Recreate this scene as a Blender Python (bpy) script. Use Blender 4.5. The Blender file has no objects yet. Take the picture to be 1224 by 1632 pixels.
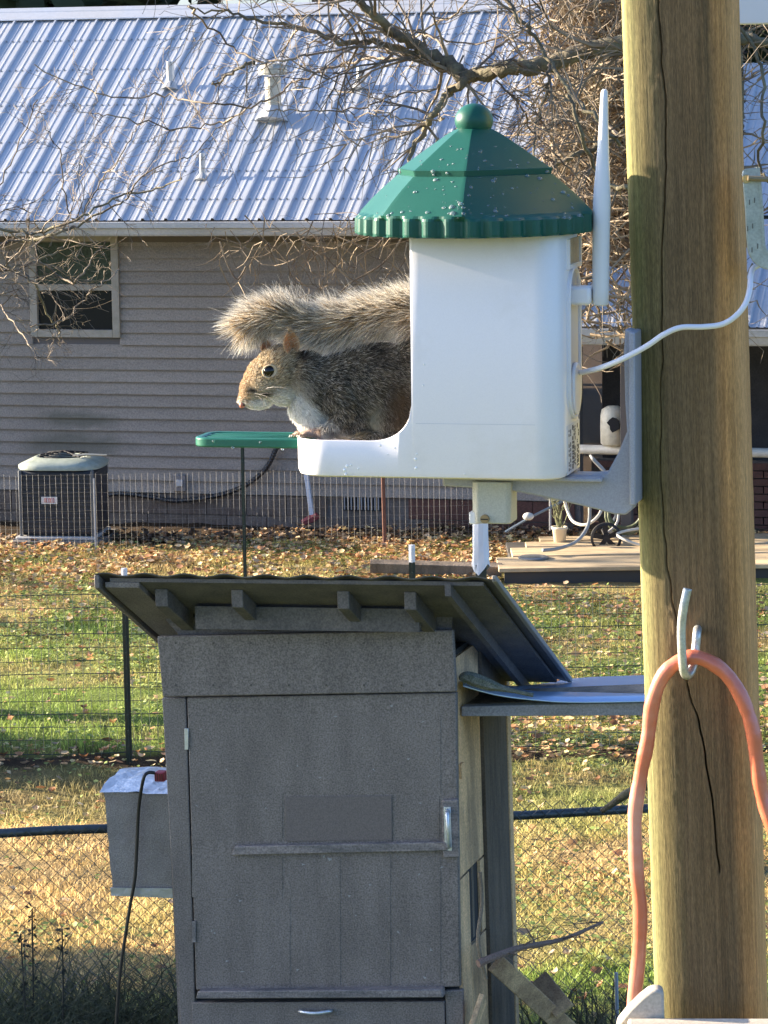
import bpy, bmesh, math, random
import numpy as np
from mathutils import Vector, Matrix
from mathutils.bvhtree import BVHTree

random.seed(7)
rng = np.random.default_rng(11)
R = math.radians
SC = bpy.context.scene
COL = SC.collection

# ------------------------------------------------------------------ camera, world, sun, exposure
FOC, CX, CY = 5000.0, 612.0, 816.0            # focal length and centre in photo pixels
EYE = Vector((0.0, 0.0, 4.3))
PITCH, ROLL = math.atan(706 / 5000), 0.015
F_ = Vector((0, math.cos(PITCH), -math.sin(PITCH)))
U0 = Vector((0, math.sin(PITCH), math.cos(PITCH)))
R0 = Vector((1, 0, 0))
R_ = R0 * math.cos(ROLL) - U0 * math.sin(ROLL)
U_ = R0 * math.sin(ROLL) + U0 * math.cos(ROLL)
cam = bpy.data.cameras.new("camera")
cam.sensor_fit = 'VERTICAL'; cam.sensor_height = 36.0; cam.lens = 36.0 * FOC / 1632.0
cam.clip_start = 0.05; cam.clip_end = 2000
camo = bpy.data.objects.new("camera", cam); COL.objects.link(camo)
camo.matrix_world = Matrix(((R_.x, U_.x, -F_.x, EYE.x), (R_.y, U_.y, -F_.y, EYE.y), (R_.z, U_.z, -F_.z, EYE.z), (0, 0, 0, 1)))
SC.camera = camo

SUN_AZ, SUN_EL = R(17), R(16.5)                  # from the left, 18 degrees behind the subject
SUN = Vector((-math.cos(SUN_AZ) * math.cos(SUN_EL), math.sin(SUN_AZ) * math.cos(SUN_EL), math.sin(SUN_EL)))
w = bpy.data.worlds.new("World"); SC.world = w; w.use_nodes = True
nt = w.node_tree
for n in list(nt.nodes): nt.nodes.remove(n)
sky = nt.nodes.new("ShaderNodeTexSky"); sky.sky_type = 'NISHITA'; sky.sun_disc = False
sky.sun_elevation = SUN_EL; sky.sun_rotation = math.atan2(SUN.x, SUN.y); sky.ozone_density = 3.5; sky.air_density = 0.65; sky.dust_density = 2.0
bg = nt.nodes.new("ShaderNodeBackground"); bg.inputs[1].default_value = 0.112
wo = nt.nodes.new("ShaderNodeOutputWorld")
nt.links.new(sky.outputs[0], bg.inputs[0]); nt.links.new(bg.outputs[0], wo.inputs[0])
sl = bpy.data.lights.new("sun", 'SUN'); sl.energy = 5.0; sl.angle = R(0.53); sl.color = (1.0, 0.84, 0.64)
so = bpy.data.objects.new("sun", sl); COL.objects.link(so)
so.rotation_euler = SUN.to_track_quat('Z', 'Y').to_euler()
so.location = (-20, 30, 30)
SC.view_settings.view_transform = 'Standard'; SC.view_settings.look = 'None'
SC.view_settings.gamma = 1.0; SC.view_settings.use_curve_mapping = False
SC.view_settings.exposure = 2.12
SC.cycles.max_bounces = 6; SC.cycles.diffuse_bounces = 3

# ------------------------------------------------------------------ photo pixel <-> place
def ray(px, py):
    return F_ + R_ * ((px - CX) / FOC) + U_ * ((CY - py) / FOC)
def P(px, py, D):
    r = ray(px, py); return EYE + r * (D / r.y)
def G(px, py, z=0.0):
    r = ray(px, py); return EYE + r * ((z - EYE.z) / r.z)
def pl(M, px, py, y=0.0):
    """point of frame M's plane y=const seen at a photo pixel, in M's own coordinates"""
    Mi = M.inverted(); e = Mi @ EYE; d = Mi.to_3x3() @ ray(px, py)
    return e + d * ((y - e.y) / d.y)
def proj(p):
    v = np.asarray(p, float) - np.array(EYE)
    dep = v @ np.array(F_)
    return CX + FOC * (v @ np.array(R_)) / dep, CY - FOC * (v @ np.array(U_)) / dep
def frame(loc, yaw=0.0, tilt=0.0):
    return Matrix.Translation(loc) @ Matrix.Rotation(yaw, 4, 'Z') @ Matrix.Rotation(tilt, 4, 'Y')

# ------------------------------------------------------------------ materials
_mc = {}
def mat(name, col=(.5, .5, .5), rough=.6, metal=0.0, col2=None, nscale=8.0, nstretch=(1, 1, 1), contrast=(.35, .65),
        bump=0.0, bscale=40.0, bstretch=(1, 1, 1), bdist=.002, attr=False, spec=.5, transl=0.0, alpha=1.0, rvar=0.0,
        random_tint=0.0, fine=0.0, fscale=300., trans=0.0):
    if name in _mc: return _mc[name]
    m = bpy.data.materials.new(name); m.use_nodes = True; t = m.node_tree; N = t.nodes; L = t.links
    b = N["Principled BSDF"]
    b.inputs["Roughness"].default_value = rough; b.inputs["Metallic"].default_value = metal
    b.inputs["Specular IOR Level"].default_value = spec
    tc = N.new("ShaderNodeTexCoord")
    def mp(stretch):
        q = N.new("ShaderNodeMapping"); q.inputs["Scale"].default_value = stretch
        L.new(tc.outputs["Object"], q.inputs["Vector"]); return q.outputs[0]
    if attr:
        a = N.new("ShaderNodeAttribute"); a.attribute_name = "Col"; cur = a.outputs["Color"]
    else:
        rg = N.new("ShaderNodeRGB"); rg.outputs[0].default_value = (*col, 1); cur = rg.outputs[0]
    if col2 is not None:
        nz = N.new("ShaderNodeTexNoise"); nz.inputs["Scale"].default_value = nscale; nz.inputs["Detail"].default_value = 6
        nz.inputs["Roughness"].default_value = .62
        L.new(mp(nstretch), nz.inputs["Vector"])
        r = N.new("ShaderNodeMapRange"); r.inputs[1].default_value = contrast[0]; r.inputs[2].default_value = contrast[1]
        L.new(nz.outputs[0], r.inputs[0])
        mx = N.new("ShaderNodeMix"); mx.data_type = 'RGBA'
        L.new(r.outputs[0], mx.inputs[0]); L.new(cur, mx.inputs[6]); mx.inputs[7].default_value = (*col2, 1)
        cur = mx.outputs[2]
        if rvar:
            rr = N.new("ShaderNodeMapRange"); rr.inputs[3].default_value = rough - rvar; rr.inputs[4].default_value = rough + rvar
            L.new(nz.outputs[0], rr.inputs[0]); L.new(rr.outputs[0], b.inputs["Roughness"])
    if fine:
        nf = N.new("ShaderNodeTexNoise"); nf.inputs["Scale"].default_value = fscale; nf.inputs["Detail"].default_value = 2
        L.new(tc.outputs["Object"], nf.inputs["Vector"])
        r2 = N.new("ShaderNodeMapRange"); r2.inputs[1].default_value = .3; r2.inputs[2].default_value = .7
        r2.inputs[3].default_value = 1 - fine; r2.inputs[4].default_value = 1 + fine; L.new(nf.outputs[0], r2.inputs[0])
        m3 = N.new("ShaderNodeMix"); m3.data_type = 'RGBA'; m3.blend_type = 'MULTIPLY'; m3.inputs[0].default_value = 1
        L.new(cur, m3.inputs[6]); L.new(r2.outputs[0], m3.inputs[7]); cur = m3.outputs[2]
    if random_tint:
        oi = N.new("ShaderNodeObjectInfo"); hs = N.new("ShaderNodeHueSaturation")
        mr = N.new("ShaderNodeMapRange"); mr.inputs[3].default_value = 1 - random_tint; mr.inputs[4].default_value = 1 + random_tint
        L.new(oi.outputs["Random"], mr.inputs[0]); L.new(mr.outputs[0], hs.inputs["Value"]); L.new(cur, hs.inputs["Color"]); cur = hs.outputs[0]
    L.new(cur, b.inputs["Base Color"])
    if bump:
        nb = N.new("ShaderNodeTexNoise"); nb.inputs["Scale"].default_value = bscale; nb.inputs["Detail"].default_value = 5
        L.new(mp(bstretch), nb.inputs["Vector"])
        bp = N.new("ShaderNodeBump"); bp.inputs["Strength"].default_value = bump; bp.inputs["Distance"].default_value = bdist
        L.new(nb.outputs[0], bp.inputs["Height"]); L.new(bp.outputs[0], b.inputs["Normal"])
    if trans:
        b.inputs["Transmission Weight"].default_value = trans
    if transl:
        tr = N.new("ShaderNodeBsdfTranslucent"); L.new(cur, tr.inputs[0])
        ms = N.new("ShaderNodeMixShader"); ms.inputs[0].default_value = transl
        L.new(b.outputs[0], ms.inputs[1]); L.new(tr.outputs[0], ms.inputs[2])
        L.new(ms.outputs[0], N["Material Output"].inputs[0])
    _mc[name] = m
    return m

# ------------------------------------------------------------------ mesh builder
class MB:
    def __init__(s): s.v = []; s.f = []; s.c = []
    def add(s, vs, fs, c=None):
        o = len(s.v); s.v.extend([tuple(p) for p in vs]); s.f.extend([tuple(i + o for i in f) for f in fs])
        if c is not None: s.c.extend([c] * len(vs))
        return s
    def hexa(s, a):   # a: 8 corners, bottom 4 ccw then top 4
        return s.add(a, [(3, 2, 1, 0), (4, 5, 6, 7), (0, 1, 5, 4), (1, 2, 6, 5), (2, 3, 7, 6), (3, 0, 4, 7)])
    def box(s, x0, x1, y0, y1, z0, z1):
        return s.hexa([(x0, y0, z0), (x1, y0, z0), (x1, y1, z0), (x0, y1, z0), (x0, y0, z1), (x1, y0, z1), (x1, y1, z1), (x0, y1, z1)])
    def prism(s, prof, y0, y1):   # prof (x,z) ccw seen from -y
        n = len(prof); vs = [(x, y0, z) for x, z in prof] + [(x, y1, z) for x, z in prof]
        fs = [tuple(range(n)), tuple(reversed(range(n, 2 * n)))] + [((i + 1) % n, i, i + n, (i + 1) % n + n) for i in range(n)]
        return s.add(vs, fs)
    def prism_z(s, prof, z0, z1):
        n = len(prof); vs = [(x, y, z0) for x, y in prof] + [(x, y, z1) for x, y in prof]
        fs = [tuple(reversed(range(n))), tuple(range(n, 2 * n))] + [(i, (i + 1) % n, (i + 1) % n + n, i + n) for i in range(n)]
        return s.add(vs, fs)
    def tube(s, pts, rad, n=6, cap=True, c=None):
        pts = [Vector(p) for p in pts]; m = len(pts)
        if not hasattr(rad, '__len__'): rad = [rad] * m
        up = None; vs = []
        for i, p in enumerate(pts):
            t = (pts[min(i + 1, m - 1)] - pts[max(i - 1, 0)])
            if t.length < 1e-9: t = Vector((0, 0, 1))
            t.normalize()
            if up is None:
                up = t.orthogonal().normalized()
            else:
                up = (up - t * up.dot(t))
                up = up.normalized() if up.length > 1e-6 else t.orthogonal().normalized()
            bi = t.cross(up)
            for k in range(n):
                a = 2 * math.pi * k / n
                vs.append(p + (up * math.cos(a) + bi * math.sin(a)) * rad[i])
        fs = [(i * n + k, i * n + (k + 1) % n, (i + 1) * n + (k + 1) % n, (i + 1) * n + k) for i in range(m - 1) for k in range(n)]
        if cap: fs += [tuple(reversed(range(n))), tuple(range((m - 1) * n, m * n))]
        return s.add(vs, fs, c)
    def rev(s, prof, n=24, c=(0, 0, 0)):
        vs = [(c[0] + r * math.cos(2 * math.pi * k / n), c[1] + r * math.sin(2 * math.pi * k / n), c[2] + z) for r, z in prof for k in range(n)]
        m = len(prof)
        fs = [(i * n + k, i * n + (k + 1) % n, (i + 1) * n + (k + 1) % n, (i + 1) * n + k) for i in range(m - 1) for k in range(n)]
        fs += [tuple(reversed(range(n))), tuple(range((m - 1) * n, m * n))]
        return s.add(vs, fs)
    def ell(s, c, r, n=12, m=8, rot=None):
        vs = []; c = Vector(c)
        for i in range(m + 1):
            th = math.pi * i / m
            for k in range(n):
                a = 2 * math.pi * k / n
                q = Vector((r[0] * math.sin(th) * math.cos(a), r[1] * math.sin(th) * math.sin(a), r[2] * math.cos(th)))
                if rot: q = rot @ q
                vs.append(c + q)
        fs = [(i * n + k, (i + 1) * n + k, (i + 1) * n + (k + 1) % n, i * n + (k + 1) % n) for i in range(m) for k in range(n)]
        return s.add(vs, fs)
    def mesh(s, name, m=None, smooth=False):
        me = bpy.data.meshes.new(name); me.from_pydata(s.v, [], s.f); me.update()
        if s.c and len(s.c) == len(s.v):
            a = me.color_attributes.new("Col", 'FLOAT_COLOR', 'POINT')
            a.data.foreach_set("color", np.array([(*c[:3], 1) for c in s.c], np.float32).ravel())
        if m: me.materials.append(m)
        if smooth: me.polygons.foreach_set("use_smooth", [True] * len(me.polygons))
        return me
    def build(s, name, m=None, parent=None, smooth=False, bevel=0.0, seg=2, **kw):
        o = bpy.data.objects.new(name, s.mesh(name, m, smooth)); return link(o, parent, bevel, seg, **kw)

def link(o, parent=None, bevel=0.0, seg=2, label=None, cat=None, group=None, kind=None):
    COL.objects.link(o)
    if parent is not None: o.parent = parent
    if bevel:
        b = o.modifiers.new("bevel", 'BEVEL'); b.width = bevel; b.segments = seg; b.limit_method = 'ANGLE'; b.angle_limit = R(35)
        b.harden_normals = False
        if not o.data.polygons or not o.data.polygons[0].use_smooth:
            o.data.polygons.foreach_set("use_smooth", [True] * len(o.data.polygons))
            try: o.data.set_sharp_from_angle(angle=R(35))
            except Exception: pass
    if label: o['label'] = label
    if cat: o['category'] = cat
    if group: o['group'] = group
    if kind: o['kind'] = kind
    return o
def thing(name, M, label, cat, group=None):
    o = bpy.data.objects.new(name, None); o.empty_display_size = .1
    if not isinstance(M, Matrix): M = Matrix.Translation(M)
    o.matrix_world = M
    return link(o, None, label=label, cat=cat, group=group)
def share(name, me, parent, loc=(0, 0, 0), rot=(0, 0, 0), scale=(1, 1, 1), **kw):
    o = bpy.data.objects.new(name, me); o.location = loc; o.rotation_euler = rot; o.scale = scale
    return link(o, parent, **kw)
def np_mesh(name, V, Fq, m, C=None, smooth=False):
    """V (n,3), Fq (k,3|4) numpy"""
    me = bpy.data.meshes.new(name); k = Fq.shape[1]
    me.vertices.add(len(V)); me.vertices.foreach_set("co", np.ascontiguousarray(V, np.float32).ravel())
    me.loops.add(Fq.size); me.loops.foreach_set("vertex_index", np.ascontiguousarray(Fq, np.int32).ravel())
    me.polygons.add(len(Fq)); me.polygons.foreach_set("loop_start", np.arange(0, Fq.size, k, dtype=np.int32))
    me.polygons.foreach_set("loop_total", np.full(len(Fq), k, np.int32))
    if smooth: me.polygons.foreach_set("use_smooth", np.ones(len(Fq), bool))
    me.update(calc_edges=True)
    if C is not None:
        a = me.color_attributes.new("Col", 'FLOAT_COLOR', 'POINT')
        C4 = np.ones((len(V), 4), np.float32); C4[:, :3] = C; a.data.foreach_set("color", C4.ravel())
    me.materials.append(m); return me
def vnoise(x, y, s, seed=0):
    """cheap smooth value noise 0..1 on arrays"""
    g = np.random.default_rng(seed).random((64, 64))
    u = x * s; v = y * s; i = np.floor(u).astype(int); j = np.floor(v).astype(int); fu = u - i; fv = v - j
    fu = fu * fu * (3 - 2 * fu); fv = fv * fv * (3 - 2 * fv)
    a = g[i % 64, j % 64]; b = g[(i + 1) % 64, j % 64]; c = g[i % 64, (j + 1) % 64]; d = g[(i + 1) % 64, (j + 1) % 64]
    return (a * (1 - fu) + b * fu) * (1 - fv) + (c * (1 - fu) + d * fu) * fv

# ================================================================== GROUND
def ground_colour(x, y):
    """real colour of the lawn by place: turf, dry turf, mulch line, leaf litter"""
    n1 = vnoise(x + 50, y + 50, .9, 1); n2 = vnoise(x + 50, y + 50, 3.1, 2); n3 = vnoise(x + 50, y + 50, 9., 3)
    n = .45 * n1 + .35 * n2 + .2 * n3
    green = np.stack([.145 + .07 * n3, .20 + .08 * n3, .045 + .02 * n3], -1)
    tan = np.stack([.42 + .12 * n3, .31 + .08 * n3, .13 + .05 * n3], -1)
    brown = np.stack([.17 + .08 * n3, .12 + .05 * n3, .07 + .02 * n3], -1)
    soil = np.stack([.045 + .03 * n3, .032 + .02 * n3, .022 + .01 * n3], -1)
    def ss(a, b, t): t = np.clip((t - a) / (b - a), 0, 1); return t * t * (3 - 2 * t)
    yy = y + (n1 - .5) * .8
    dry = np.zeros_like(x)
    dry = dry + ss(14.5, 15.0, yy) * (1 - ss(17.6, 18.1, yy)) * np.where(x < .2, 1., .45)      # pale dry strip
    dry = dry + .5 * ss(24.5, 26.5, yy) * np.where(x < 1.5, 1., .4) + .2
    dry = np.clip(dry + (n - .5) * 1.5, 0, 1)[..., None]
    c = green * (1 - dry) + tan * dry
    br = (ss(17.7, 18.1, yy) * (1 - ss(19.2, 19.4, yy)) * np.where(x < .3, .85, .4))[..., None]
    c = c * (1 - br) + (brown * .8 + green * .2) * br
    so_ = np.maximum(ss(19.15, 19.3, y + (n2 - .5) * .3) * (1 - ss(19.62, 19.75, y + (n2 - .5) * .3)), ss(28.6, 28.9, y + (n2 - .5) * .4))[..., None]
    c = c * (1 - so_) + soil * so_
    bare = (ss(.6, .8, n2) * .35)[..., None]
    return c * (1 - bare) + soil * 1.8 * bare

gx = np.concatenate([np.linspace(-400, -9, 12), np.linspace(-8, 8, 260), np.linspace(9, 400, 12)])
gy = np.concatenate([np.linspace(-60, 10, 12), np.linspace(10.5, 32, 330), np.linspace(33, 500, 14)])
X, Y = np.meshgrid(gx, gy, indexing='ij')
inn = (np.abs(X) < 8) & (Y > 10.5) & (Y < 32)
Z = np.where(inn, (vnoise(X + 50, Y + 50, 1.3, 5) - .5) * .05 + (vnoise(X + 50, Y + 50, 5., 6) - .5) * .03, 0) - .015
V = np.stack([X, Y, Z], -1).reshape(-1, 3); nx_, ny_ = X.shape
ii, jj = np.meshgrid(np.arange(nx_ - 1), np.arange(ny_ - 1), indexing='ij'); b0 = (ii * ny_ + jj).ravel()
Fq = np.stack([b0, b0 + ny_, b0 + ny_ + 1, b0 + 1], -1)
mg = mat("ground_mat", attr=True, col2=(.03, .025, .015), nscale=45, contrast=(.52, .75), bump=.9, bscale=60, bdist=.03, rough=.95, spec=.1)
lawn = bpy.data.objects.new("lawn", np_mesh("lawn", V, Fq, mg, ground_colour(X, Y).reshape(-1, 3) * .8, True))
link(lawn, kind='structure')

def blades(n, x0, x1, y0, y1, h0, h1, wd, colf, seed, keep=None, lean=.5):
    g = np.random.default_rng(seed)
    # more blades near the camera
    y = y0 + (y1 - y0) * g.random(n) ** 1.15; x = x0 + (x1 - x0) * g.random(n)
    px = CX + FOC * x / y
    k = (px > -260) & (px < 1480)
    if keep is not None: k &= keep(x, y)
    x = x[k]; y = y[k]; n = len(x)
    cl = vnoise(x + 50, y + 50, 4.0, 9)
    h = (h0 + (h1 - h0) * g.random(n)) * (.45 + 1.1 * cl)
    a = g.random(n) * 6.283; b = g.random(n) * 6.283; ln = lean * h * (.3 + g.random(n))
    wx = np.cos(a) * wd; wy = np.sin(a) * wd
    base = np.stack([x, y, np.full(n, -.02)], -1)
    v0 = base - np.stack([wx, wy, 0 * x], -1); v1 = base + np.stack([wx, wy, 0 * x], -1)
    mid = base + np.stack([np.cos(b) * ln * .35, np.sin(b) * ln * .35, h * .65], -1)
    m0 = mid - np.stack([wx, wy, 0 * x], -1) * .8; m1 = mid + np.stack([wx, wy, 0 * x], -1) * .8
    tip = base + np.stack([np.cos(b) * ln, np.sin(b) * ln, h], -1)
    V = np.stack([v0, v1, m1, m0, tip], 1).reshape(-1, 3)
    o = np.arange(n)[:, None] * 5
    T = np.concatenate([o + np.array([0, 1, 2]), o + np.array([0, 2, 3]), o + np.array([3, 2, 4])], 0)
    c = colf(x, y) * (.55 + .9 * g.random(n))[:, None]
    return V, T, np.repeat(c, 5, 0)
def keep_grass(x, y):
    n2 = vnoise(x + 50, y + 50, 3.1, 2)
    return ~(((y > 19.2) & (y < 19.68)) | (y > 28.7)) & ~((x > .85) & (y > 25.6) & (y < 28))
V, T, C = blades(170000, -3.6, 3.6, 13.2, 29, .02, .06, .003, lambda x, y: ground_colour(x, y) * 1.6, 21, keep_grass, .9)
mgr = mat("grass_mat", attr=True, rough=.65, spec=.25, transl=.35)
g1 = bpy.data.objects.new("grass", np_mesh("grass", V, T, mgr, C)); link(g1, kind='stuff', label="short mixed green and straw coloured lawn grass", cat="grass")

# leafy weeds (clover and chickweed clumps): little flat leaves close to the ground
def scatter_leaves(name, n, seed, dens, size, colf, zmax, mtl, curl=.4):
    g = np.random.default_rng(seed)
    y = 13.5 + 15.6 * g.random(n); x = -3.6 + 7.2 * g.random(n); px = CX + FOC * x / y
    k = (px > -260) & (px < 1480) & (g.random(n) < dens(x, y)); x = x[k]; y = y[k]; n = len(x)
    s = (size[0] + (size[1] - size[0]) * g.random(n) ** 1.6)
    a = g.random(n) * 6.283; til = (g.random(n) - .35) * 1.3
    d = np.stack([np.cos(a), np.sin(a), 0 * a], -1); e = np.stack([-np.sin(a) * np.cos(til), np.cos(a) * np.cos(til), np.sin(til)], -1)
    nrm = np.cross(d, e)
    z = zmax * g.random(n) ** 1.5 + s * .25 * np.abs(np.sin(til))
    c0 = np.stack([x, y, z], -1); S = s[:, None]; cu = (curl * (g.random(n) - .2))[:, None] * S
    p0 = c0 - d * S * .5 + nrm * cu * .6
    p1 = c0 - d * S * .12 - e * S * .34 + nrm * cu * .5; p2 = c0 + d * S * .25 - e * S * .22 + nrm * cu * .4
    p3 = c0 + d * S * .5 + nrm * cu * .9
    p4 = c0 + d * S * .25 + e * S * .22 + nrm * cu * .4; p5 = c0 - d * S * .12 + e * S * .34 + nrm * cu * .5
    V = np.stack([p0, p1, p2, p3, p4, p5, c0], 1).reshape(-1, 3); o = np.arange(n)[:, None] * 7
    T = np.concatenate([o + np.array([6, i, (i + 1) % 6]) for i in range(6)], 0)
    C = np.repeat(colf(x, y, g), 7, 0)
    ob = bpy.data.objects.new(name, np_mesh(name, V, T, mtl, C)); return link(ob, kind='stuff')
def weed_d(x, y):
    n = .5 * vnoise(x + 50, y + 50, 1.0, 31) + .5 * vnoise(x + 50, y + 50, 4., 32)
    z = np.clip((n - .42) * 5, 0, 1)
    return z * np.where((y > 19.75) & (y < 26.), .9, np.where(y < 15.6, .45, np.where(y > 26, np.where(x > -.8, .5, .2), np.where(x > .2, .5, .06)))) * (y < 28.6) * ~((x > .85) & (y > 25.6))
def weed_c(x, y, g):
    n = len(x); t = g.random(n)[:, None]
    return (np.array([.19, .27, .06]) * (1 - t) + np.array([.42, .48, .16]) * t) * (.6 + .6 * g.random(n))[:, None]
mwd = mat("weed_mat", attr=True, rough=.45, spec=.4, transl=.3)
o = scatter_leaves("clover", 150000, 41, weed_d, (.02, .045), weed_c, .06, mwd, .3); o['label'] = "patches of bright green clover and low weeds in the lawn"; o['category'] = "weeds"
def leaf_d(x, y):
    n = vnoise(x + 50, y + 50, 1.6, 51) * .6 + vnoise(x + 50, y + 50, 5., 52) * .4
    d = np.where(y > 25.8, .85, np.where(y > 24.4, .35, .06)) * np.clip((n - .25) * 2.6, .05, 1)
    d = np.where((x > -.2) & (y > 26.2), np.maximum(d, .9), d)
    d = np.where((x > .4) & (y > 19.3) & (y < 21.0), np.maximum(d, .5), d)
    d = np.where((x > .4) & (y > 21) & (y < 25.), np.maximum(d, .15), d)
    d = np.where((y > 19.2) & (y < 19.8), .25, d); d = np.where((y < 17.6) & (x < .2), d * .5, d)
    return np.where((x > .95) & (y > 25.75) & (y < 27.1), .0, d)
def leaf_c(x, y, g):
    n = len(x); pal = np.array([[.64, .42, .20], [.52, .30, .13], [.76, .58, .34], [.30, .15, .07], [.58, .30, .15], [.70, .56, .28], [.42, .31, .2]])
    return pal[g.integers(0, len(pal), n)] * (.65 + .6 * g.random(n))[:, None]
mlf = mat("dead_leaf_mat", attr=True, rough=.6, spec=.3, transl=.22)
o = scatter_leaves("fallen_leaves", 80000, 61, leaf_d, (.03, .085), leaf_c, .05, mlf, .8); o['label'] = "dry brown and tan leaves fallen over the lawn"; o['category'] = "leaves"
# wall-side leaf litter, the shade there put into its dark colour
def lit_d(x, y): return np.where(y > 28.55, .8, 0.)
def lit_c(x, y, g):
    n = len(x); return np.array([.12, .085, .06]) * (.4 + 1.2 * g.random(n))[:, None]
o = scatter_leaves("leaf_litter", 26000, 62, lit_d, (.05, .12), lit_c, .07, mlf, .8); o['label'] = "leaf litter along the foot of the house, coloured dark for its shade"; o['category'] = "leaves"

# ================================================================== HOUSE
HA = R(15)
Hb = P(300, 829, 29.9); HM = frame((Hb.x, Hb.y, 0), -HA)
def h(px, py, y=0.0):
    q = pl(HM, px, py, y); return q.x, q.z
house = thing("house", HM, "long low house with grey brown lap siding and ribbed metal roof behind the lawn", "house")
HX0, HX1 = -7.5, h(905, 350, -.5)[0]
m_sid = mat("siding_mat", (.280, .246, .212), .72, col2=(.228, .20, .172), nscale=3, nstretch=(.6, 1, 3), bump=.25, bscale=90, bstretch=(.3, 1, 2), bdist=.002, random_tint=.07, fine=.22, fscale=75)
# two mildew stains low on the wall above the condenser
_t = m_sid.node_tree; _N = _t.nodes; _L = _t.links; _b = _N["Principled BSDF"]; _src = _b.inputs["Base Color"].links[0].from_socket
_geo = _N.new("ShaderNodeNewGeometry"); _nz = _N.new("ShaderNodeTexNoise"); _nz.inputs["Scale"].default_value = 7; _nz.inputs["Detail"].default_value = 5
_L.new(_geo.outputs["Position"], _nz.inputs["Vector"])
for _cx, _cy, _sx, _sz in ((127, 668, .42, .085), (120, 708, .55, .12)):
    _c = HM @ pl(HM, _cx, _cy, 0)
    _m = _N.new("ShaderNodeMapping"); _m.vector_type = 'TEXTURE'; _m.inputs["Location"].default_value = _c; _m.inputs["Rotation"].default_value = (0, 0, -HA); _m.inputs["Scale"].default_value = (_sx, 3, _sz)
    _L.new(_geo.outputs["Position"], _m.inputs["Vector"])
    _l = _N.new("ShaderNodeVectorMath"); _l.operation = 'LENGTH'; _L.new(_m.outputs[0], _l.inputs[0])
    _a = _N.new("ShaderNodeMath"); _a.operation = 'ADD'; _L.new(_l.outputs["Value"], _a.inputs[0]); _L.new(_nz.outputs[0], _a.inputs[1])
    _r = _N.new("ShaderNodeMapRange"); _r.inputs[1].default_value = 1.75; _r.inputs[2].default_value = 1.05; _r.inputs[3].default_value = 0; _r.inputs[4].default_value = .62
    _L.new(_a.outputs[0], _r.inputs[0]); _x = _N.new("ShaderNodeMix"); _x.data_type = 'RGBA'; _L.new(_r.outputs[0], _x.inputs[0]); _L.new(_src, _x.inputs[6]); _x.inputs[7].default_value = (.075, .078, .055, 1); _src = _x.outputs[2]
_L.new(_src, _b.inputs["Base Color"])
m_white = mat("painted_trim", (.62, .60, .57), .55, col2=(.5, .48, .44), nscale=12, fine=.08)
zb = h(300, 785.4)[1]; pitch_ = (h(300, 550.3)[1] - h(300, 785.4)[1]) / 12.0
ze = h(300, 378, -.05)[1]
wx0, wz0 = h(50, 537, -.03); wx1, wz1 = h(188, 372, -.03)
nb = int((ze - zb) / pitch_) + 2
MB().box(HX0, HX1, .0, .14, 0.0, ze + .3).build("wall", mat("sheathing", (.12, .11, .11), .8), house)
def board_mesh(x0, x1):
    b = MB(); hgt = pitch_ * 1.02
    b.prism([(0, 0), (1, 0)], 0, 1) if False else None
    prof = [(-.016, 0.), (-.004, 0.), (-.0, hgt), (-.004, hgt + .001)]
    # board: thick butt at the bottom, thin top tucked behind the next
    vs = [(x, y, z) for x in (x0, x1) for y, z in [(-.036, 0), (-.0105, -.0), (-.001, hgt), (-.007, hgt)]]
    b.add(vs, [(0, 3, 2, 1), (4, 5, 6, 7), (0, 1, 5, 4), (1, 2, 6, 5), (2, 3, 7, 6), (3, 0, 4, 7)])
    return b.mesh("siding_board", m_sid)
full = board_mesh(HX0, HX1); lft = board_mesh(HX0, wx0 + .01); rgt = board_mesh(wx1 - .01, HX1)
for i in range(nb):
    z = zb + i * pitch_
    if z + pitch_ * .6 > wz0 and z < wz1:
        share("siding_board", lft, house, (0, 0, z)); share("siding_board", rgt, house, (0, 0, z))
    else: share("siding_board", full, house, (0, 0, z))
# stains low on the siding above the condenser
# foundation
m_fnd = mat("foundation_mat", (.15, .135, .125), .85, col2=(.10, .085, .075), nscale=5, bump=.5, bscale=30, bdist=.01, fine=.2, fscale=60)
MB().box(HX0 - .02, HX1, -.004, -.0005, -.1, zb - .005).build("foundation", m_fnd, house)
m_blk = mat("foundation_block_mat", (.155, .135, .12), .85, col2=(.11, .085, .07), nscale=6, bump=.5, bscale=30, bdist=.01, random_tint=.12, fine=.2, fscale=60)
m_brk = mat("red_block_mat", (.12, .055, .042), .85, col2=(.075, .035, .028), nscale=6, bump=.4, bscale=40, bdist=.008, random_tint=.15, fine=.2, fscale=60)
bk = MB().box(0, .392, -.022, -.004, 0, .188).mesh("foundation_block", m_blk)
bk2 = MB().box(0, .392, -.022, -.004, 0, .188).mesh("foundation_block", m_brk)
xr = h(620, 800)[0]
vx0, vz0 = h(548, 813); vx1, vz1 = h(607, 788)
for r in range(3):
    z0 = zb - .2 * (r + 1)
    x = -3.4 - .2 * (r % 2)
    while x < HX1 - .4:
        if not (x + .39 > vx0 and x < vx1 and r == 0):
            share("foundation_block", bk2 if x > xr else bk, house, (x, 0, z0))
        x += .4
# crawl vent
m_dk = mat("dark_void", (.012, .012, .014), .8)
v = MB().box(vx0, vx1, -.02, -.006, vz0, vz1).build("crawl_vent", m_dk, house)
sm = MB().box(0, (vx1 - vx0) / 11 * .35, -.032, -.021, vz0 + .01, vz1 - .01).mesh("vent_bar", mat("vent_bar_mat", (.3, .31, .32), .5))
for i in range(11): share("vent_bar", sm, v, (vx0 + .01 + i * (vx1 - vx0) / 11, 0, 0))
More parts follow.
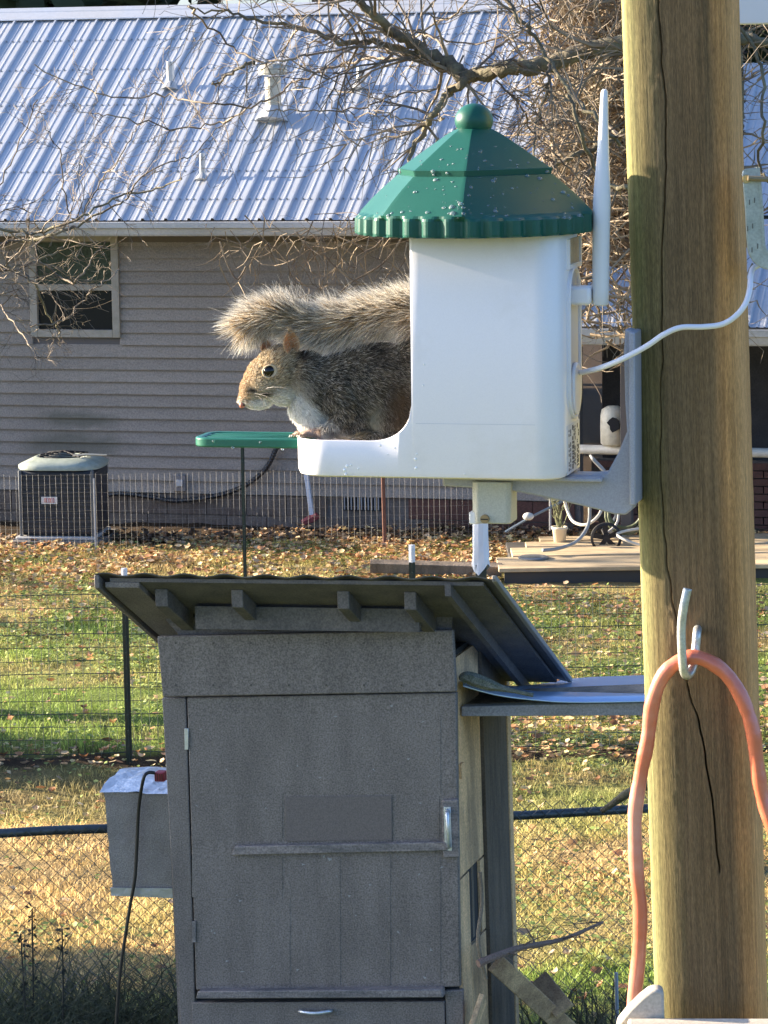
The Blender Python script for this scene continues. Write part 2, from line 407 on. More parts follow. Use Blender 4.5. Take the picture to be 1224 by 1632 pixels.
# outlet box on the siding
ox, oz = h(289, 769)
b_ = MB().box(ox - .06, ox + .06, -.06, -.026, oz - .08, oz + .08).build("outlet_box", mat("outlet_grey", (.2, .19, .19), .5), house, bevel=.006)
MB().box(ox - .03, ox + .035, -.075, -.061, oz - .03, oz + .035).build("outlet_cover", mat("outlet_light", (.5, .5, .5), .35), b_, bevel=.006)
# window
fw = (wx1 - wx0); t = .075
wn = MB()
wn.box(wx0, wx0 + t, -.05, .01, wz0, wz1); wn.box(wx1 - t, wx1, -.05, .01, wz0, wz1)
wn.box(wx0 + t, wx1 - t, -.05, .01, wz0, wz0 + t); wn.box(wx0 + t, wx1 - t, -.05, .01, wz1 - t, wz1)
wn = wn.build("window", mat("window_trim", (.36, .33, .29), .55, col2=(.29, .27, .22), nscale=15, fine=.12), house, bevel=.004)
rz = h(118, 458, -.03)[1]
MB().box(wx0 + t, wx1 - t, -.04, -.012, rz - .03, rz + .03).build("sash_rail", mat("sash_trim", (.34, .31, .26), .55), wn, bevel=.003)
MB().box(wx0 + t, wx1 - t, -.016, -.013, rz + .03, wz1 - t).build("upper_pane", mat("upper_glass", (.035, .055, .05), .12, spec=.35, fine=.3, fscale=40), wn)
MB().box(wx0 + t, wx1 - t, -.008, -.005, wz0 + t, rz - .03).build("lower_pane", mat("lower_glass", (.012, .016, .022), .08, spec=.2), wn)
# roof
SLP = R(30); ts = math.tan(SLP); YE = -.52
zr0 = h(300, 351, YE)[1]
lo, hi = .5, 8.0
for _ in range(40):
    mid = (lo + hi) / 2
    zc = zr0 + (mid - YE) * ts
    if h(300, 17, mid)[1] > zc: lo = mid
    else: hi = mid
YR = lo; ZR = zr0 + (YR - YE) * ts; SL = (YR - YE) / math.cos(SLP)
print("house ridge", YR, ZR, "eave", zr0, "wallbase", zb, pitch_)
m_roof = mat("roof_metal", (.48, .49, .50), .42, .35, col2=(.45, .49, .55), nscale=1.2, nstretch=(1, 1, 1), rvar=.05, bump=.28, bscale=2.6, bstretch=(.7, 2.6, 2.6), bdist=.010, fine=.04, fscale=25)
def roof_panel_mesh(length, nr=4, pitch=.2286):
    prof = []
    for k in range(nr):
        o = k * pitch
        prof += [(o, 0.), (o + .009, .022), (o + .028, .022), (o + .040, 0.), (o + .088, 0.), (o + .094, .0045), (o + .106, .0045), (o + .112, 0.),
                 (o + .156, 0.), (o + .162, .0045), (o + .174, .0045), (o + .180, 0.)]
    prof.append((nr * pitch + .003, 0.0))
    rr = random.Random(3); nseg = 14; vs = []
    for s_ in range(nseg + 1):
        d = length * s_ / nseg
        for x, z in prof:
            j = rr.uniform(-.0008, .0008) if z < .01 else 0
            vs.append((x, d, z + j))
    n = len(prof)
    fs = [(a * n + i, a * n + i + 1, (a + 1) * n + i + 1, (a + 1) * n + i) for a in range(nseg) for i in range(n - 1)]
    b = MB(); b.add(vs, fs)
    return b.mesh("roof_panel", m_roof)
roof = MB().hexa([(HX0, YE + .03, zr0 - .07), (HX1, YE + .03, zr0 - .07), (HX1, YR, ZR - .1), (HX0, YR, ZR - .1),
                  (HX0, YE + .03, zr0 - .012), (HX1, YE + .03, zr0 - .012), (HX1, YR, ZR - .022), (HX0, YR, ZR - .022)]
                 ).build("roof", mat("roof_deck", (.2, .17, .14), .9), house)
MB().hexa([(HX0, YR, ZR - .1), (HX1, YR, ZR - .1), (HX1, YR * 2 - YE, zr0 - .07), (HX0, YR * 2 - YE, zr0 - .07),
           (HX0, YR, ZR - .02), (HX1, YR, ZR - .02), (HX1, YR * 2 - YE, zr0), (HX0, YR * 2 - YE, zr0)]).build("rear_roof_slope", m_roof, roof)
rp = roof_panel_mesh(SL)
# seat the rib pitch on a rib seen in the photo
xrib = h(78, 351, YE)[0]; x = xrib
while x > HX0 + .9: x -= .9144
while x + .9144 < HX1 + .02:
    share("roof_panel", rp, roof, (x, YE, zr0 + random.uniform(-.001, .001)), (SLP, 0, 0)); x += .9144
# seam dents / purlin lines seen as faint horizontal breaks: screws
scw = MB()
for q in (.35, .85, 1.4, 2.1, 2.8, 3.4):
    if q < SL:
        x = xrib - 8 * .9144
        while x < HX1:
            if x > HX0:
                for dx in (.06, .13, .20):
                    a = Vector((x + dx, YE + q * math.cos(SLP), zr0 + q * math.sin(SLP)))
                    scw.box(a.x - .007, a.x + .007, a.y - .008, a.y + .008, a.z, a.z + .016)
            x += .2286
scw.build("roof_screws", mat("screw_mat", (.25, .27, .3), .4, .6), roof, kind='stuff')
# ridge cap
rc = MB()
rc.prism([(0, 0)], 0, 1) if False else None
wd = .17
vs = []
for x in (HX0, HX1):
    for dy, dz in ((-wd, -wd * ts + .028), (-wd + .004, -wd * ts + .040), (-.06, -.06 * ts + .046), (-.052, -.052 * ts + .056), (0, .062), (wd, -wd * ts + .040)):
        vs.append((x, YR + dy, ZR + dz))
rc.add(vs, [(i, i + 1, i + 7, i + 6) for i in range(5)])
rc.build("ridge_cap", m_roof, roof)
# gutter along the eave
def gutter_mb(x0, x1, ye, zt, hg=.135):
    b = MB(); vs = []
    pr = [(ye + .01, zt - .015), (ye + .01, zt - hg), (ye - .055, zt - hg), (ye - .075, zt - hg + .02), (ye - .088, zt - hg * .48), (ye - .118, zt - hg * .42), (ye - .118, zt - .004), (ye - .108, zt),
          (ye - .108, zt - .012), (ye - .070, zt - .05), (ye - .07, zt - hg + .01), (ye, zt - hg + .01)]
    for x in (x0, x1): vs += [(x, y, z) for y, z in pr]
    n = len(pr); fs = [(i, (i + 1) % n, (i + 1) % n + n, i + n) for i in range(n)]
    b.add(vs, fs); return b
m_gut = mat("gutter_mat", (.50, .50, .50), .42, col2=(.40, .40, .39), nscale=1.5, nstretch=(1, 1, 4), fine=.08, fscale=40)
gt, gb = h(300, 353.5, YE - .1)[1], h(300, 376.5, YE - .06)[1]
gutter_mb(HX0, HX1, YE + .01, gt, gt - gb).build("gutter", m_gut, house)
MB().box(HX0, HX1, YE + .025, -.0, gb + .015, gb + .03).build("soffit", mat("soffit_mat", (.22, .21, .2), .7), house)
MB().box(HX0, HX1, -.032, -.002, h(300, 386, -.03)[1], gb + .014).build("eave_shade_board", mat("eave_shade_mat", (.13, .11, .10), .7), house)  # dark strip below the gutter, the eave's shadow put into its colour
# roof penetrations
def roofz(y): return zr0 + (y - YE) * ts
def on_roof(px, py):
    Mi = HM.inverted(); e = Mi @ EYE; d = Mi.to_3x3() @ ray(px, py)
    t = (zr0 + (e.y - YE) * ts - e.z) / (d.z - d.y * ts); return e + d * t
m_pipe = mat("vent_pipe_mat", (.48, .49, .49), .5, .2, col2=(.38, .38, .37), nscale=20)
m_flue = mat("flue_mat", (.50, .47, .38), .55, .15, col2=(.33, .31, .25), nscale=14, nstretch=(1, 1, 3))
def vent(pxb, pyb, pxt, pyt, r):
    a = on_roof(pxb, pyb); t_ = pl(HM, pxt, pyt, a.y)
    p = MB().tube([a - Vector((0, 0, .1)), (a.x, a.y, t_.z)], [r, r * .92], 12).build("vent_pipe", m_pipe, roof, smooth=False)
    MB().tube([(a.x, a.y - .03, a.z - .03), (a.x, a.y, a.z + r * 1.1)], [r * 2.3, r * 1.15], 12).build("vent_boot", m_pipe, p)
vent(272, 139, 270, 98, .042); vent(323, 283, 323, 244, .03); vent(575, 139, 575, 105, .042)
a = on_roof(436, 188); tz = pl(HM, 436, 122, a.y).z; cz = pl(HM, 436, 100, a.y).z
fl = MB().tube([(a.x, a.y, a.z - .1), (a.x, a.y, tz)], .078, 18).build("flue", m_flue, roof)
cp = MB(); cp.rev([(.02, cz - .0), (.10, cz - .012), (.142, cz - .05), (.142, cz - .115), (.118, cz - .12), (.118, cz - .075), (.02, cz - .07)], 20, (a.x, a.y, 0))
cp.build("flue_cap", m_flue, fl)
MB().tube([(a.x, a.y - .05, a.z - .04), (a.x, a.y, a.z + .10)], [.17, .085], 16).build("flue_boot", m_pipe, fl)

# ---- low wing of the house on the right (its roof shows either side of the post)
wg0 = P(1216, 850, 27.6)
WM = frame((wg0.x, wg0.y, 0), -HA)
def wl(px, py, y=0.): q = pl(WM, px, py, y); return q.x, q.z
wing = thing("porch_wing", WM, "low porch wing with ribbed metal roof beyond the wooden post", "porch")
WX0 = wl(905, 525, 0)[0]; WX1 = 4.5
we = wl(1216, 522, 0)[1]; TW = R(30); tw = math.tan(TW)
WL = 4.0
wr = MB().hexa([(WX0, 0.03, we - .07), (WX1, 0.03, we - .07), (WX1, WL, we + WL * tw - .09), (WX0, WL, we + WL * tw - .09),
                (WX0, 0.03, we - .01), (WX1, 0.03, we - .01), (WX1, WL, we + WL * tw - .02), (WX0, WL, we + WL * tw - .02)]).build("roof", mat("roof_deck"), wing)
wp = roof_panel_mesh(WL / math.cos(TW))
x = WX0
while x + .9 < WX1: share("roof_panel", wp, wr, (x, 0, we), (TW, 0, 0)); x += .9144
gutter_mb(WX0, WX1, 0.0, we - .01, .15).build("gutter", m_gut, wing)
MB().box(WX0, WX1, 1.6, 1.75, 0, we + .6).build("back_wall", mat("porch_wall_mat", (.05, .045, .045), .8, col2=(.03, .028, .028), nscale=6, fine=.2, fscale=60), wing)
MB().box(WX0 + .02, WX0 + .1, 1.75, 3.9, 0, we + .7).build("side_wall", m_sid, wing)
for xx in (WX0 + .5, WX1 - .2):
    MB().box(xx - .05, xx + .05, .12, .22, 0, we - .1).build("porch_post", mat("porch_post_mat", (.12, .1, .09), .7), wing, bevel=.006)
brick = MB().box(0, .2, 0, .09, 0, .06).mesh("brick", m_brk)
zt = wl(965, 722, 1.4)[1]
MB().box(WX0, WX1, 1.05, 1.2, -.05, zt - .02).build("brick_base", mat("mortar", (.1, .085, .075), .9), wing)
row = 0; z = .02
while z < zt - .05:
    x = WX0 + .03 - .1 * (row % 2)
    while x < 2.4:
        if x > WX0 + .02: share("brick", brick, wing, (x, 1.0, z))
        x += .212
    z += .072; row += 1
# white rail in front of the dark porch with a plastic jug on it
rx0, rz0 = wl(922, 716, .3); rx1, _ = wl(1300, 716, .3)
MB().tube([(rx0, .3, rz0), (rx1, .3, rz0 - .005)], .043, 10).build("porch_rail", mat("rail_white", (.62, .58, .50), .5, col2=(.45, .42, .36), nscale=9), wing, smooth=True)
jx, jz = wl(977, 704, .3); jt = wl(977, 641, .3)[1]
jug = thing("plastic_jug", WM @ Matrix.Translation((jx, .3, rz0 + .043)), "cut open cream plastic jug standing on the white porch rail", "jug")
hj = (jt - jz); s_ = .115
jb = MB()
jb.rev([(s_ * .8, 0), (s_, .02), (s_ * 1.03, hj * .45), (s_, hj * .75), (s_ * .9, hj * .9), (s_ * .55, hj * .97), (s_ * .45, hj * .99)], 14)
jb = jb.build("jug_body", mat("jug_plastic", (.78, .72, .58), .4, col2=(.6, .55, .42), nscale=18), jug, smooth=True)
# ragged cut-out: a dark plug stands for its shaded inside
cut = MB(); ring = []
rr = random.Random(5)
for k in range(11):
    a_ = 2 * math.pi * k / 11; q = rr.uniform(.6, 1.2)
    ring.append((.028 + .055 * q * math.cos(a_), hj * .55 + .06 * q * math.sin(a_)))
cut.prism(ring, -s_ * 1.12, -s_ * .8); cut.build("opening_shade", m_dk, jug)

# ================================================================== AIR CONDENSER
ac0 = P(90, 848, 28.9)
AM = frame((ac0.x, ac0.y, 0), R(-8))
def al(px, py, y=0.): q = pl(AM, px, py, y); return q.x, q.z
ac = thing("air_conditioner", AM, "square dark outdoor air conditioner with pale lid beside the siding", "air conditioner")
ax0, az0 = al(31, 850, -.33); ax1, az1 = al(149, 750, -.33)
D2 = .33
m_ac = mat("ac_dark", (.018, .022, .03), .5, col2=(.03, .034, .042), nscale=20)
bb = MB().box(ax0 + .01, ax1 - .01, -D2 + .01, D2 - .01, .09, az1).build("body", m_ac, ac, bevel=.03)
louv = MB().box(ax0 + .006, ax1 - .006, -D2 - .002, -D2 + .009, 0, .012).mesh("louver", mat("ac_louver", (.03, .036, .05), .45))
z = .13
while z < az1 - .02: share("louver", louv, bb, (0, 0, z)); z += .04
for xx in (ax0 + .005, ax1 - .03):
    MB().box(xx, xx + .028, -D2 - .008, -D2 + .03, .08, az1).build("corner_post", mat("ac_post", (.10, .11, .12), .5), bb, bevel=.006)
MB().box(ax0 - .03, ax1 + .0, -D2 - .03, D2, .055, .085).build("base_pan", mat("ac_pan", (.42, .42, .41), .5), ac, bevel=.008)
MB().box(ax0 - .08, ax1 + .06, -D2 - .08, D2 + .06, -.03, .054).build("pad", mat("pad_grey", (.16, .15, .14), .85, fine=.2), ac, bevel=.01)
m_lid = mat("ac_lid", (.36, .40, .34), .5, col2=(.26, .30, .25), nscale=14)
lid = MB()
cx_ = (ax0 + ax1) / 2; hw = (ax1 - ax0) / 2
def rsq(w, dpt, z, e=4, n=32):
    o = []
    for k in range(n):
        a = 2 * math.pi * k / n; c, s = math.cos(a), math.sin(a)
        q = (abs(c) ** e + abs(s) ** e) ** (-1 / e); o.append((cx_ + w * q * c, dpt * q * s, z))
    return o
rings = [rsq(hw + .03, D2 + .03, az1), rsq(hw + .035, D2 + .035, az1 + .035), rsq(hw * .9, D2 * .9, az1 + .07), rsq(hw * .72, D2 * .72, az1 + .10, 2.2), rsq(hw * .64, D2 * .64, az1 + .095, 2), rsq(hw * .62, D2 * .62, az1 + .03, 2)]
n = 32; lid.add([p for r_ in rings for p in r_], [(i * n + k, i * n + (k + 1) % n, (i + 1) * n + (k + 1) % n, (i + 1) * n + k) for i in range(5) for k in range(n)])
lid = lid.build("lid", m_lid, ac, smooth=True)
fan = MB(); fan.rev([(hw * .615, az1 + .028), (hw * .615, az1 + .034)], 24, (cx_, 0, 0)); fan.build("fan_well", m_dk, lid)
for i in range(4):
    gr = MB(); r_ = hw * (.15 + .155 * i); gr.tube([(cx_ + r_ * math.cos(a), r_ * math.sin(a), az1 + .104 + .01 * (3 - i)) for a in np.linspace(0, 2 * math.pi, 25)], .006, 5, False)
    gr.build("grille_ring", m_dk, lid)
for i in range(4):
    a = math.pi / 4 + i * math.pi / 2
    MB().tube([(cx_, 0, az1 + .14), (cx_ + hw * .75 * math.cos(a), D2 * .75 * math.sin(a), az1 + .105)], .009, 5).build("grille_strut", m_dk, lid)
# debris lying on the lid
lx0, lz0 = al(66, 803, -D2 - .01); lx1, lz1 = al(91, 792, -D2 - .01)
pltg = MB().box(lx0, lx1, -D2 - .012, -D2 - .003, lz0, lz1).build("maker_plate", mat("plate_white", (.62, .6, .6), .4), ac)
mk = MB(); xx = lx0 + .028
for wch in (.016, .012, .016, .012, .014):
    mk.box(xx, xx + .004, -D2 - .0145, -D2 - .0125, lz0 + .014, lz1 - .014); mk.box(xx, xx + wch, -D2 - .0145, -D2 - .0125, lz1 - .018, lz1 - .013); mk.box(xx, xx + wch, -D2 - .0145, -D2 - .0125, lz0 + .013, lz0 + .018)
    if wch > .013: mk.box(xx + wch - .003, xx + wch, -D2 - .0145, -D2 - .0125, lz0 + .018, lz1 - .018)
    xx += .02
mk.build("red_lettering", mat("letter_red", (.45, .03, .06), .5), pltg)
st = MB(); p0 = AM @ Vector((ax1 - .12, -.12, az1 + .11))
st.tube([p0 + Vector((-.12, .0, .0)), p0 + Vector((0, -.01, .015)), p0 + Vector((.2, -.05, .01))], [.008, .014, .01], 5)
o = st.build("stick", mat("pale_stick", (.5, .44, .34), .7)); o['label'] = "short pale stick lying across the lid of the air conditioner"; o['category'] = "stick"

# black corrugated drain hose along the wall
hp = [(160, 797, -.1), (172, 789, -.09), (200, 787, -.07), (240, 792, -.07), (280, 798, -.07), (330, 793, -.07), (370, 783, -.07), (400, 768, -.07), (425, 745, -.07), (440, 715, -.07), (450, 700, -.06)]
pts = [HM @ pl(HM, a, b, c) for a, b, c in hp]
def smooth_path(pts, k=8):
    pts = [Vector(p) for p in pts]; out = []
    for i in range(len(pts) - 1):
        p0 = pts[max(i - 1, 0)]; p1 = pts[i]; p2 = pts[i + 1]; p3 = pts[min(i + 2, len(pts) - 1)]
        for j in range(k):
            t = j / k
            out.append(.5 * ((2 * p1) + (-p0 + p2) * t + (2 * p0 - 5 * p1 + 4 * p2 - p3) * t * t + (-p0 + 3 * p1 - 3 * p2 + p3) * t ** 3))
    out.append(pts[-1]); return out
sp = smooth_path(pts, 14)
o = MB().tube(sp, [.021 + .004 * (i % 2) for i in range(len(sp))], 8).build("drain_hose", mat("hose_black", (.02, .021, .024), .4)); o['label'] = "long black hose sagging along the house siding"; o['category'] = "hose"
# leaning white downspout with red foot
dsp = thing("downspout", HM @ Matrix.Translation((h(497, 836)[0], -.12, 0)), "white downspout leaning on the foundation with a red foot", "downspout")
q0 = dsp.matrix_world.inverted() @ (HM @ pl(HM, 489, 760, -.12)); q1 = dsp.matrix_world.inverted() @ (HM @ pl(HM, 498, 826, -.12))
MB().tube([q1, q0, q0 + Vector((-.05, .04, .5))], .03, 4).build("pipe", mat("downspout_white", (.55, .6, .68), .45), dsp, bevel=.003)
MB().tube([q1 + Vector((-.09, -.04, -.04)), q1 + Vector((0, 0, .0)), q1 + Vector((.05, 0, .03))], [.03, .045, .035], 6).build("foot", mat("red_rubber", (.3, .07, .07), .6), dsp)

# ================================================================== TREES
m_bark = mat("bark_mat", (.075, .058, .045), .9, col2=(.19, .17, .10), nscale=6, nstretch=(1, 1, 1), bump=.8, bscale=25, bdist=.02, fine=.2, fscale=60)
m_twig = mat("twig_mat", (.30, .24, .17), .7, col2=(.10, .078, .058), nscale=2.5, contrast=(.4, .6), spec=.3)  # dark mix stands for the shaded sides of the twigs
m_vine = mat("vine_mat", (.36, .28, .18), .7, col2=(.15, .11, .075), nscale=3, contrast=(.4, .6), spec=.3)
def wander(p, d, L, rg, n, wob, droop=0.0):
    pts = [Vector(p)]; d = Vector(d).normalized(); st = L / n
    for i in range(n):
        d = (d + Vector((rg.gauss(0, wob), rg.gauss(0, wob), rg.gauss(0, wob) - droop))).normalized()
        pts.append(pts[-1] + d * st)
    return pts
def twigs(mb, p, d, L, r, depth, rg, wob=.16, flat=None):
    n = 5 if depth > 1 else 4
    pts = wander(p, d, L, rg, n, wob)
    mb.tube(pts, [max(r * (1 - .8 * i / n), .0013) for i in range(n + 1)], 5 if r > .012 else (4 if r > .005 else 3), False)
    if depth <= 0: return
    for k in range(rg.choice([2, 3, 3, 4]) + (1 if L > .8 else 0)):
        i = rg.randint(1, n); t = (pts[i] - pts[i - 1]).normalized()
        q = Vector((rg.gauss(0, 1), rg.gauss(0, .8), rg.gauss(0, 1))); q = (q - t * q.dot(t)).normalized()
        twigs(mb, pts[i], (t + q * rg.uniform(.5, 1.3)), L * rg.uniform(.35, .7), r * .55, depth - 1, rg, wob)
def guided(mb, tw, line, D0, r0, r1, rg, ntw, L, depth, dj=.5, n=8):
    """a limb through photo points [(px,py)], starting at depth D0; twigs grow from it"""
    pts = []
    D = D0
    for (a, b) in line:
        pts.append(P(a, b, D)); D += rg.uniform(-dj, dj)
    sp = smooth_path(pts, 6); m = len(sp)
    sp = [p + Vector((rg.gauss(0, .008), rg.gauss(0, .008), rg.gauss(0, .008))) for p in sp]
    mb.tube(sp, [r0 + (r1 - r0) * i / (m - 1) for i in range(m)], n)
    for k in range(ntw):
        i = rg.randint(1, m - 1); t = (sp[i] - sp[i - 1]).normalized(); f = 1 - .5 * i / m
        q = Vector((rg.gauss(0, 1), rg.gauss(0, .7), rg.gauss(0, 1))); q = (q - t * q.dot(t)).normalized()
        twigs(tw, sp[i], t * .7 + q, L * f * rg.uniform(.5, 1.2), min(.012, (r0 + (r1 - r0) * i / m) * .6), depth, rg)
    return sp
def pxr(px, D): return px * .5 * D / FOC        # a width in photo pixels as a radius at depth D

rg = random.Random(19)
TD = 16.5
t0 = P(1112, 500, TD)
tree = thing("bare_tree", (t0.x, t0.y, 0), "bare tree whose trunk hides behind the post, limbs crossing the metal roof", "tree")
W2 = tree.matrix_world.inverted()
def rel(mb, M): mb.v = [tuple(M @ Vector(p)) for p in mb.v]; return mb
tr = MB(); tw = MB()
bp_ = [Vector((t0.x + .02, t0.y, -.1)), Vector((t0.x - .03, t0.y, 1.6)), Vector((t0.x + .0, t0.y, 3.2)), P(1100, 130, TD), P(1115, -60, TD), P(1150, -300, TD)]
tr.tube(smooth_path(bp_, 6), [.19 - .0028 * i for i in range(31)], 14)
rel(tr, W2).build("trunk", m_bark, tree, smooth=True)
limbs = [
 ([(1100, 120), (1040, 70), (990, 72), (930, 82), (880, 100), (820, 108), (760, 122), (735, 122)], TD, 34, 26, 14, .9, 2),
 ([(738, 122), (700, 95), (660, 72), (620, 45), (575, 5), (520, -50)], TD, 26, 12, 12, 1.0, 2),
 ([(730, 118), (690, 100), (650, 82), (600, 67), (550, 70), (500, 50), (430, 35), (360, 18), (300, 15)], TD, 15, 3, 26, .9, 2),
 ([(740, 125), (715, 150), (690, 185), (672, 215), (650, 260), (640, 310)], TD, 16, 5, 10, .7, 2),
 ([(700, 100), (640, 88), (590, 74), (520, 82), (470, 93), (410, 96), (350, 60), (300, 10)], TD, 5, 4, 14, .6, 1),
 ([(660, 95), (600, 92), (550, 102), (500, 118), (450, 145), (400, 172), (350, 196), (300, 205), (200, 190), (150, 180)], TD, 6, 2.5, 22, .7, 2),
 ([(400, 170), (330, 165), (260, 150), (190, 158), (120, 135), (55, 105)], TD, 4, 2.5, 12, .5, 2),
 ([(410, 96), (380, 110), (350, 130), (340, 135)], TD, 8, 3, 6, .4, 1),
 ([(700, 140), (640, 150), (600, 165), (540, 178), (480, 175), (430, 176)], TD, 4, 2.5, 8, .6, 1),
 ([(990, 230), (950, 190), (905, 140), (865, 80), (830, 30), (790, -30)], TD - .6, 8, 9, 14, .9, 2),
 ([(1000, 300), (960, 290), (930, 225), (905, 150)], TD - .6, 9, 8, 8, .6, 2),
 ([(1000, 210), (950, 235), (900, 255), (860, 290), (820, 330)], TD + .4, 11, 5, 12, .8, 2),
 ([(880, 100), (872, 130), (865, 170), (850, 230), (855, 290)], TD, 9, 3, 10, .7, 2),
 ([(790, 130), (830, 170), (850, 210), (900, 260), (950, 320), (985, 380)], TD, 5, 3, 10, .8, 2),
 ([(735, 90), (700, 180), (700, 190), (640, 190), (600, 180), (560, 185), (520, 160)], TD, 4, 2, 8, .6, 2),
 ([(760, 110), (800, 70), (850, 45), (910, 20), (960, -20)], TD, 6, 4, 10, .9, 2),
 ([(640, 60), (690, 40), (740, 10), (800, -40)], TD, 5, 3, 10, .9, 2),
 ([(560, -10), (600, 30), (680, 55), (740, 70), (800, 60)], TD, 5, 3, 12, .9, 2),
 ([(1100, 40), (1160, 60), (1200, 62), (1260, 90)], TD, 24, 16, 5, .7, 2),
 ([(1130, 0), (1190, 60), (1214, 110), (1216, 200), (1210, 270), (1240, 300)], TD, 8, 5, 10, .6, 1),
]
rr_ = random.Random(4)
for (line, D, a_, b_, ntw, L, dep) in limbs:
    lm = MB(); guided(lm, tw, line, D, pxr(a_ * (.8 if a_ < 10 else 1), D), pxr(b_ * .8, D), rg, ntw, L * .8, dep, .12 if a_ > 10 else .35, 10 if a_ > 10 else 6)
    rel(lm, W2).build("limb", m_bark if a_ > 6 else m_twig, tree, smooth=True)
rel(tw, W2).build("twigs", m_twig, tree, kind='stuff')

# second bare tree, left, twigs in front of the window
rg = random.Random(23)
T2D = 21.5; q = P(-420, 600, T2D)
tree2 = thing("bare_tree", (q.x, q.y, 0), "bare spindly tree at the left edge with twigs hanging before the window", "tree")
W2 = tree2.matrix_world.inverted(); tw = MB(); tr = MB()
tr.tube(smooth_path([Vector((q.x, q.y, -.1)), Vector((q.x + .05, q.y, 1.5)), P(-400, 330, T2D), P(-430, 100, T2D), P(-420, -200, T2D)], 6), [.13 - .003 * i for i in range(25)], 12)
rel(tr, W2).build("trunk", m_bark, tree2, smooth=True)
for (line, a_, b_, ntw, L, dep) in [
 ([(-400, 330), (-200, 360), (-60, 390), (30, 385), (90, 375), (140, 350), (200, 320)], 14, 4, 26, .8, 2),
 ([(-400, 380), (-200, 420), (-60, 430), (20, 425), (60, 415), (100, 395)], 12, 4, 24, .8, 2),
 ([(-400, 330), (-180, 330), (-20, 360), (60, 370), (130, 345), (190, 315), (250, 300), (290, 285)], 9, 3, 26, .7, 2),
 ([(-300, 420), (-100, 450), (0, 430), (50, 445), (75, 500), (95, 530)], 9, 3, 22, .7, 2),
 ([(60, 415), (95, 440), (120, 445), (150, 410), (165, 390)], 5, 3, 10, .4, 1),
 ([(130, 345), (160, 290), (190, 250), (215, 210), (235, 170)], 4, 2.5, 12, .6, 2),
 ([(-100, 380), (-20, 460), (10, 500), (40, 540), (60, 570)], 6, 3, 22, .6, 2),
 ([(110, 340), (100, 290), (95, 240), (70, 200)], 3.5, 2, 9, .6, 2),
 ([(200, 320), (240, 270), (300, 250), (340, 210), (370, 190)], 4, 2, 12, .6, 2),
 ([(50, 520), (100, 510), (130, 480), (160, 455), (190, 430)], 4, 2.5, 9, .4, 2),
 ([(-50, 340), (0, 290), (30, 230), (60, 160)], 4, 2.5, 10, .6, 2)]:
    lm = MB(); guided(lm, tw, line, T2D, pxr(a_ * .7, T2D), pxr(b_ * .75, T2D), rg, int(ntw * .8), L * .7, dep, .4, 6)
    rel(lm, W2).build("limb", m_bark if a_ > 8 else m_twig, tree2, smooth=True)
rel(tw, W2).build("twigs", m_twig, tree2, kind='stuff')

# vine thicket between the two roofs, right of the feeder
rg = random.Random(31)
q = P(985, 800, 25.6)
th = thing("vine_thicket", (q.x, q.y, 0), "tall tangle of bare vines and brush filling the gap left of the post", "thicket")
W2 = th.matrix_world.inverted(); tg = MB(); dkt = MB()
for k in range(7):
    x0 = 1072 + 14 * k; s_ = MB()
    pt = [G(x0 + rg.uniform(-20, 20), 905), P(x0 + rg.uniform(-20, 20), 600, 25.4), P(x0 + rg.uniform(-40, 30), 300, 25.5), P(x0 + rg.uniform(-50, 20), 50, 25.6), P(x0 + rg.uniform(-60, 20), -150, 25.6)]
    pt[0].z = -.05; pt[0].y = 25.4
    s_.tube(smooth_path(pt, 6), [.035 - .0009 * i for i in range(25)], 7); rel(s_, W2).build("stem", m_bark, th, smooth=True)
for k in range(1900):
    py = rg.uniform(-60, 560) if rg.random() < .75 else rg.uniform(-60, 330)
    lo_ = 872 + 25 * rg.random() if py < 330 else 855
    px = rg.uniform(lo_, 1290) if rg.random() < .45 else rg.uniform(lo_, 1040)
    if px > 1180 and py > 90 and rg.random() < .85: continue
    if py > 390 and rg.random() < .45: continue
    D = 25.2 + rg.random() * (1.2 if py < 430 else .7)
    d = Vector((rg.gauss(0, 1), rg.gauss(0, .5), rg.gauss(0, .9)))
    twigs(tg, P(px, py, D), d, rg.uniform(.25, .9), rg.uniform(.005, .016), 1 if rg.random() < .35 else 0, rg, .28)
rel(tg, W2).build("twigs", m_vine, th, kind='stuff')
gg = np.random.default_rng(9); nq = 9000
pxs = 888 + 300 * gg.random(nq); pys = -80 + 500 * gg.random(nq) ** 1.1; Ds = 26.4 + .9 * gg.random(nq)
kk = (pys < 330) | (pxs > 915) & (pys < 430) & (pxs < 1010); kk &= (pxs < 1180)
cc0 = np.array([tuple(W2 @ P(a, b, c)) for a, b, c in zip(pxs[kk], pys[kk], Ds[kk])]); nq = len(cc0)
uu = gg.normal(0, 1, (nq, 3)); uu /= np.linalg.norm(uu, axis=1)[:, None]; vv_ = np.cross(uu, gg.normal(0, 1, (nq, 3))); vv_ /= np.linalg.norm(vv_, axis=1)[:, None]; s9 = (.03 + .06 * gg.random(nq))[:, None]
link(bpy.data.objects.new("dead_foliage", np_mesh("dead_foliage", np.stack([cc0 - uu * s9, cc0 + vv_ * s9 * .6, cc0 + uu * s9, cc0 - vv_ * s9 * .6], 1).reshape(-1, 3), np.arange(nq * 4).reshape(-1, 4), mat("dead_leaf_mat"), np.repeat(np.array([.075, .055, .04]) * (.4 + gg.random(nq))[:, None], 4, 0))), th, kind='stuff')  # added dark leaves, a backing for the shaded gaps between twigs
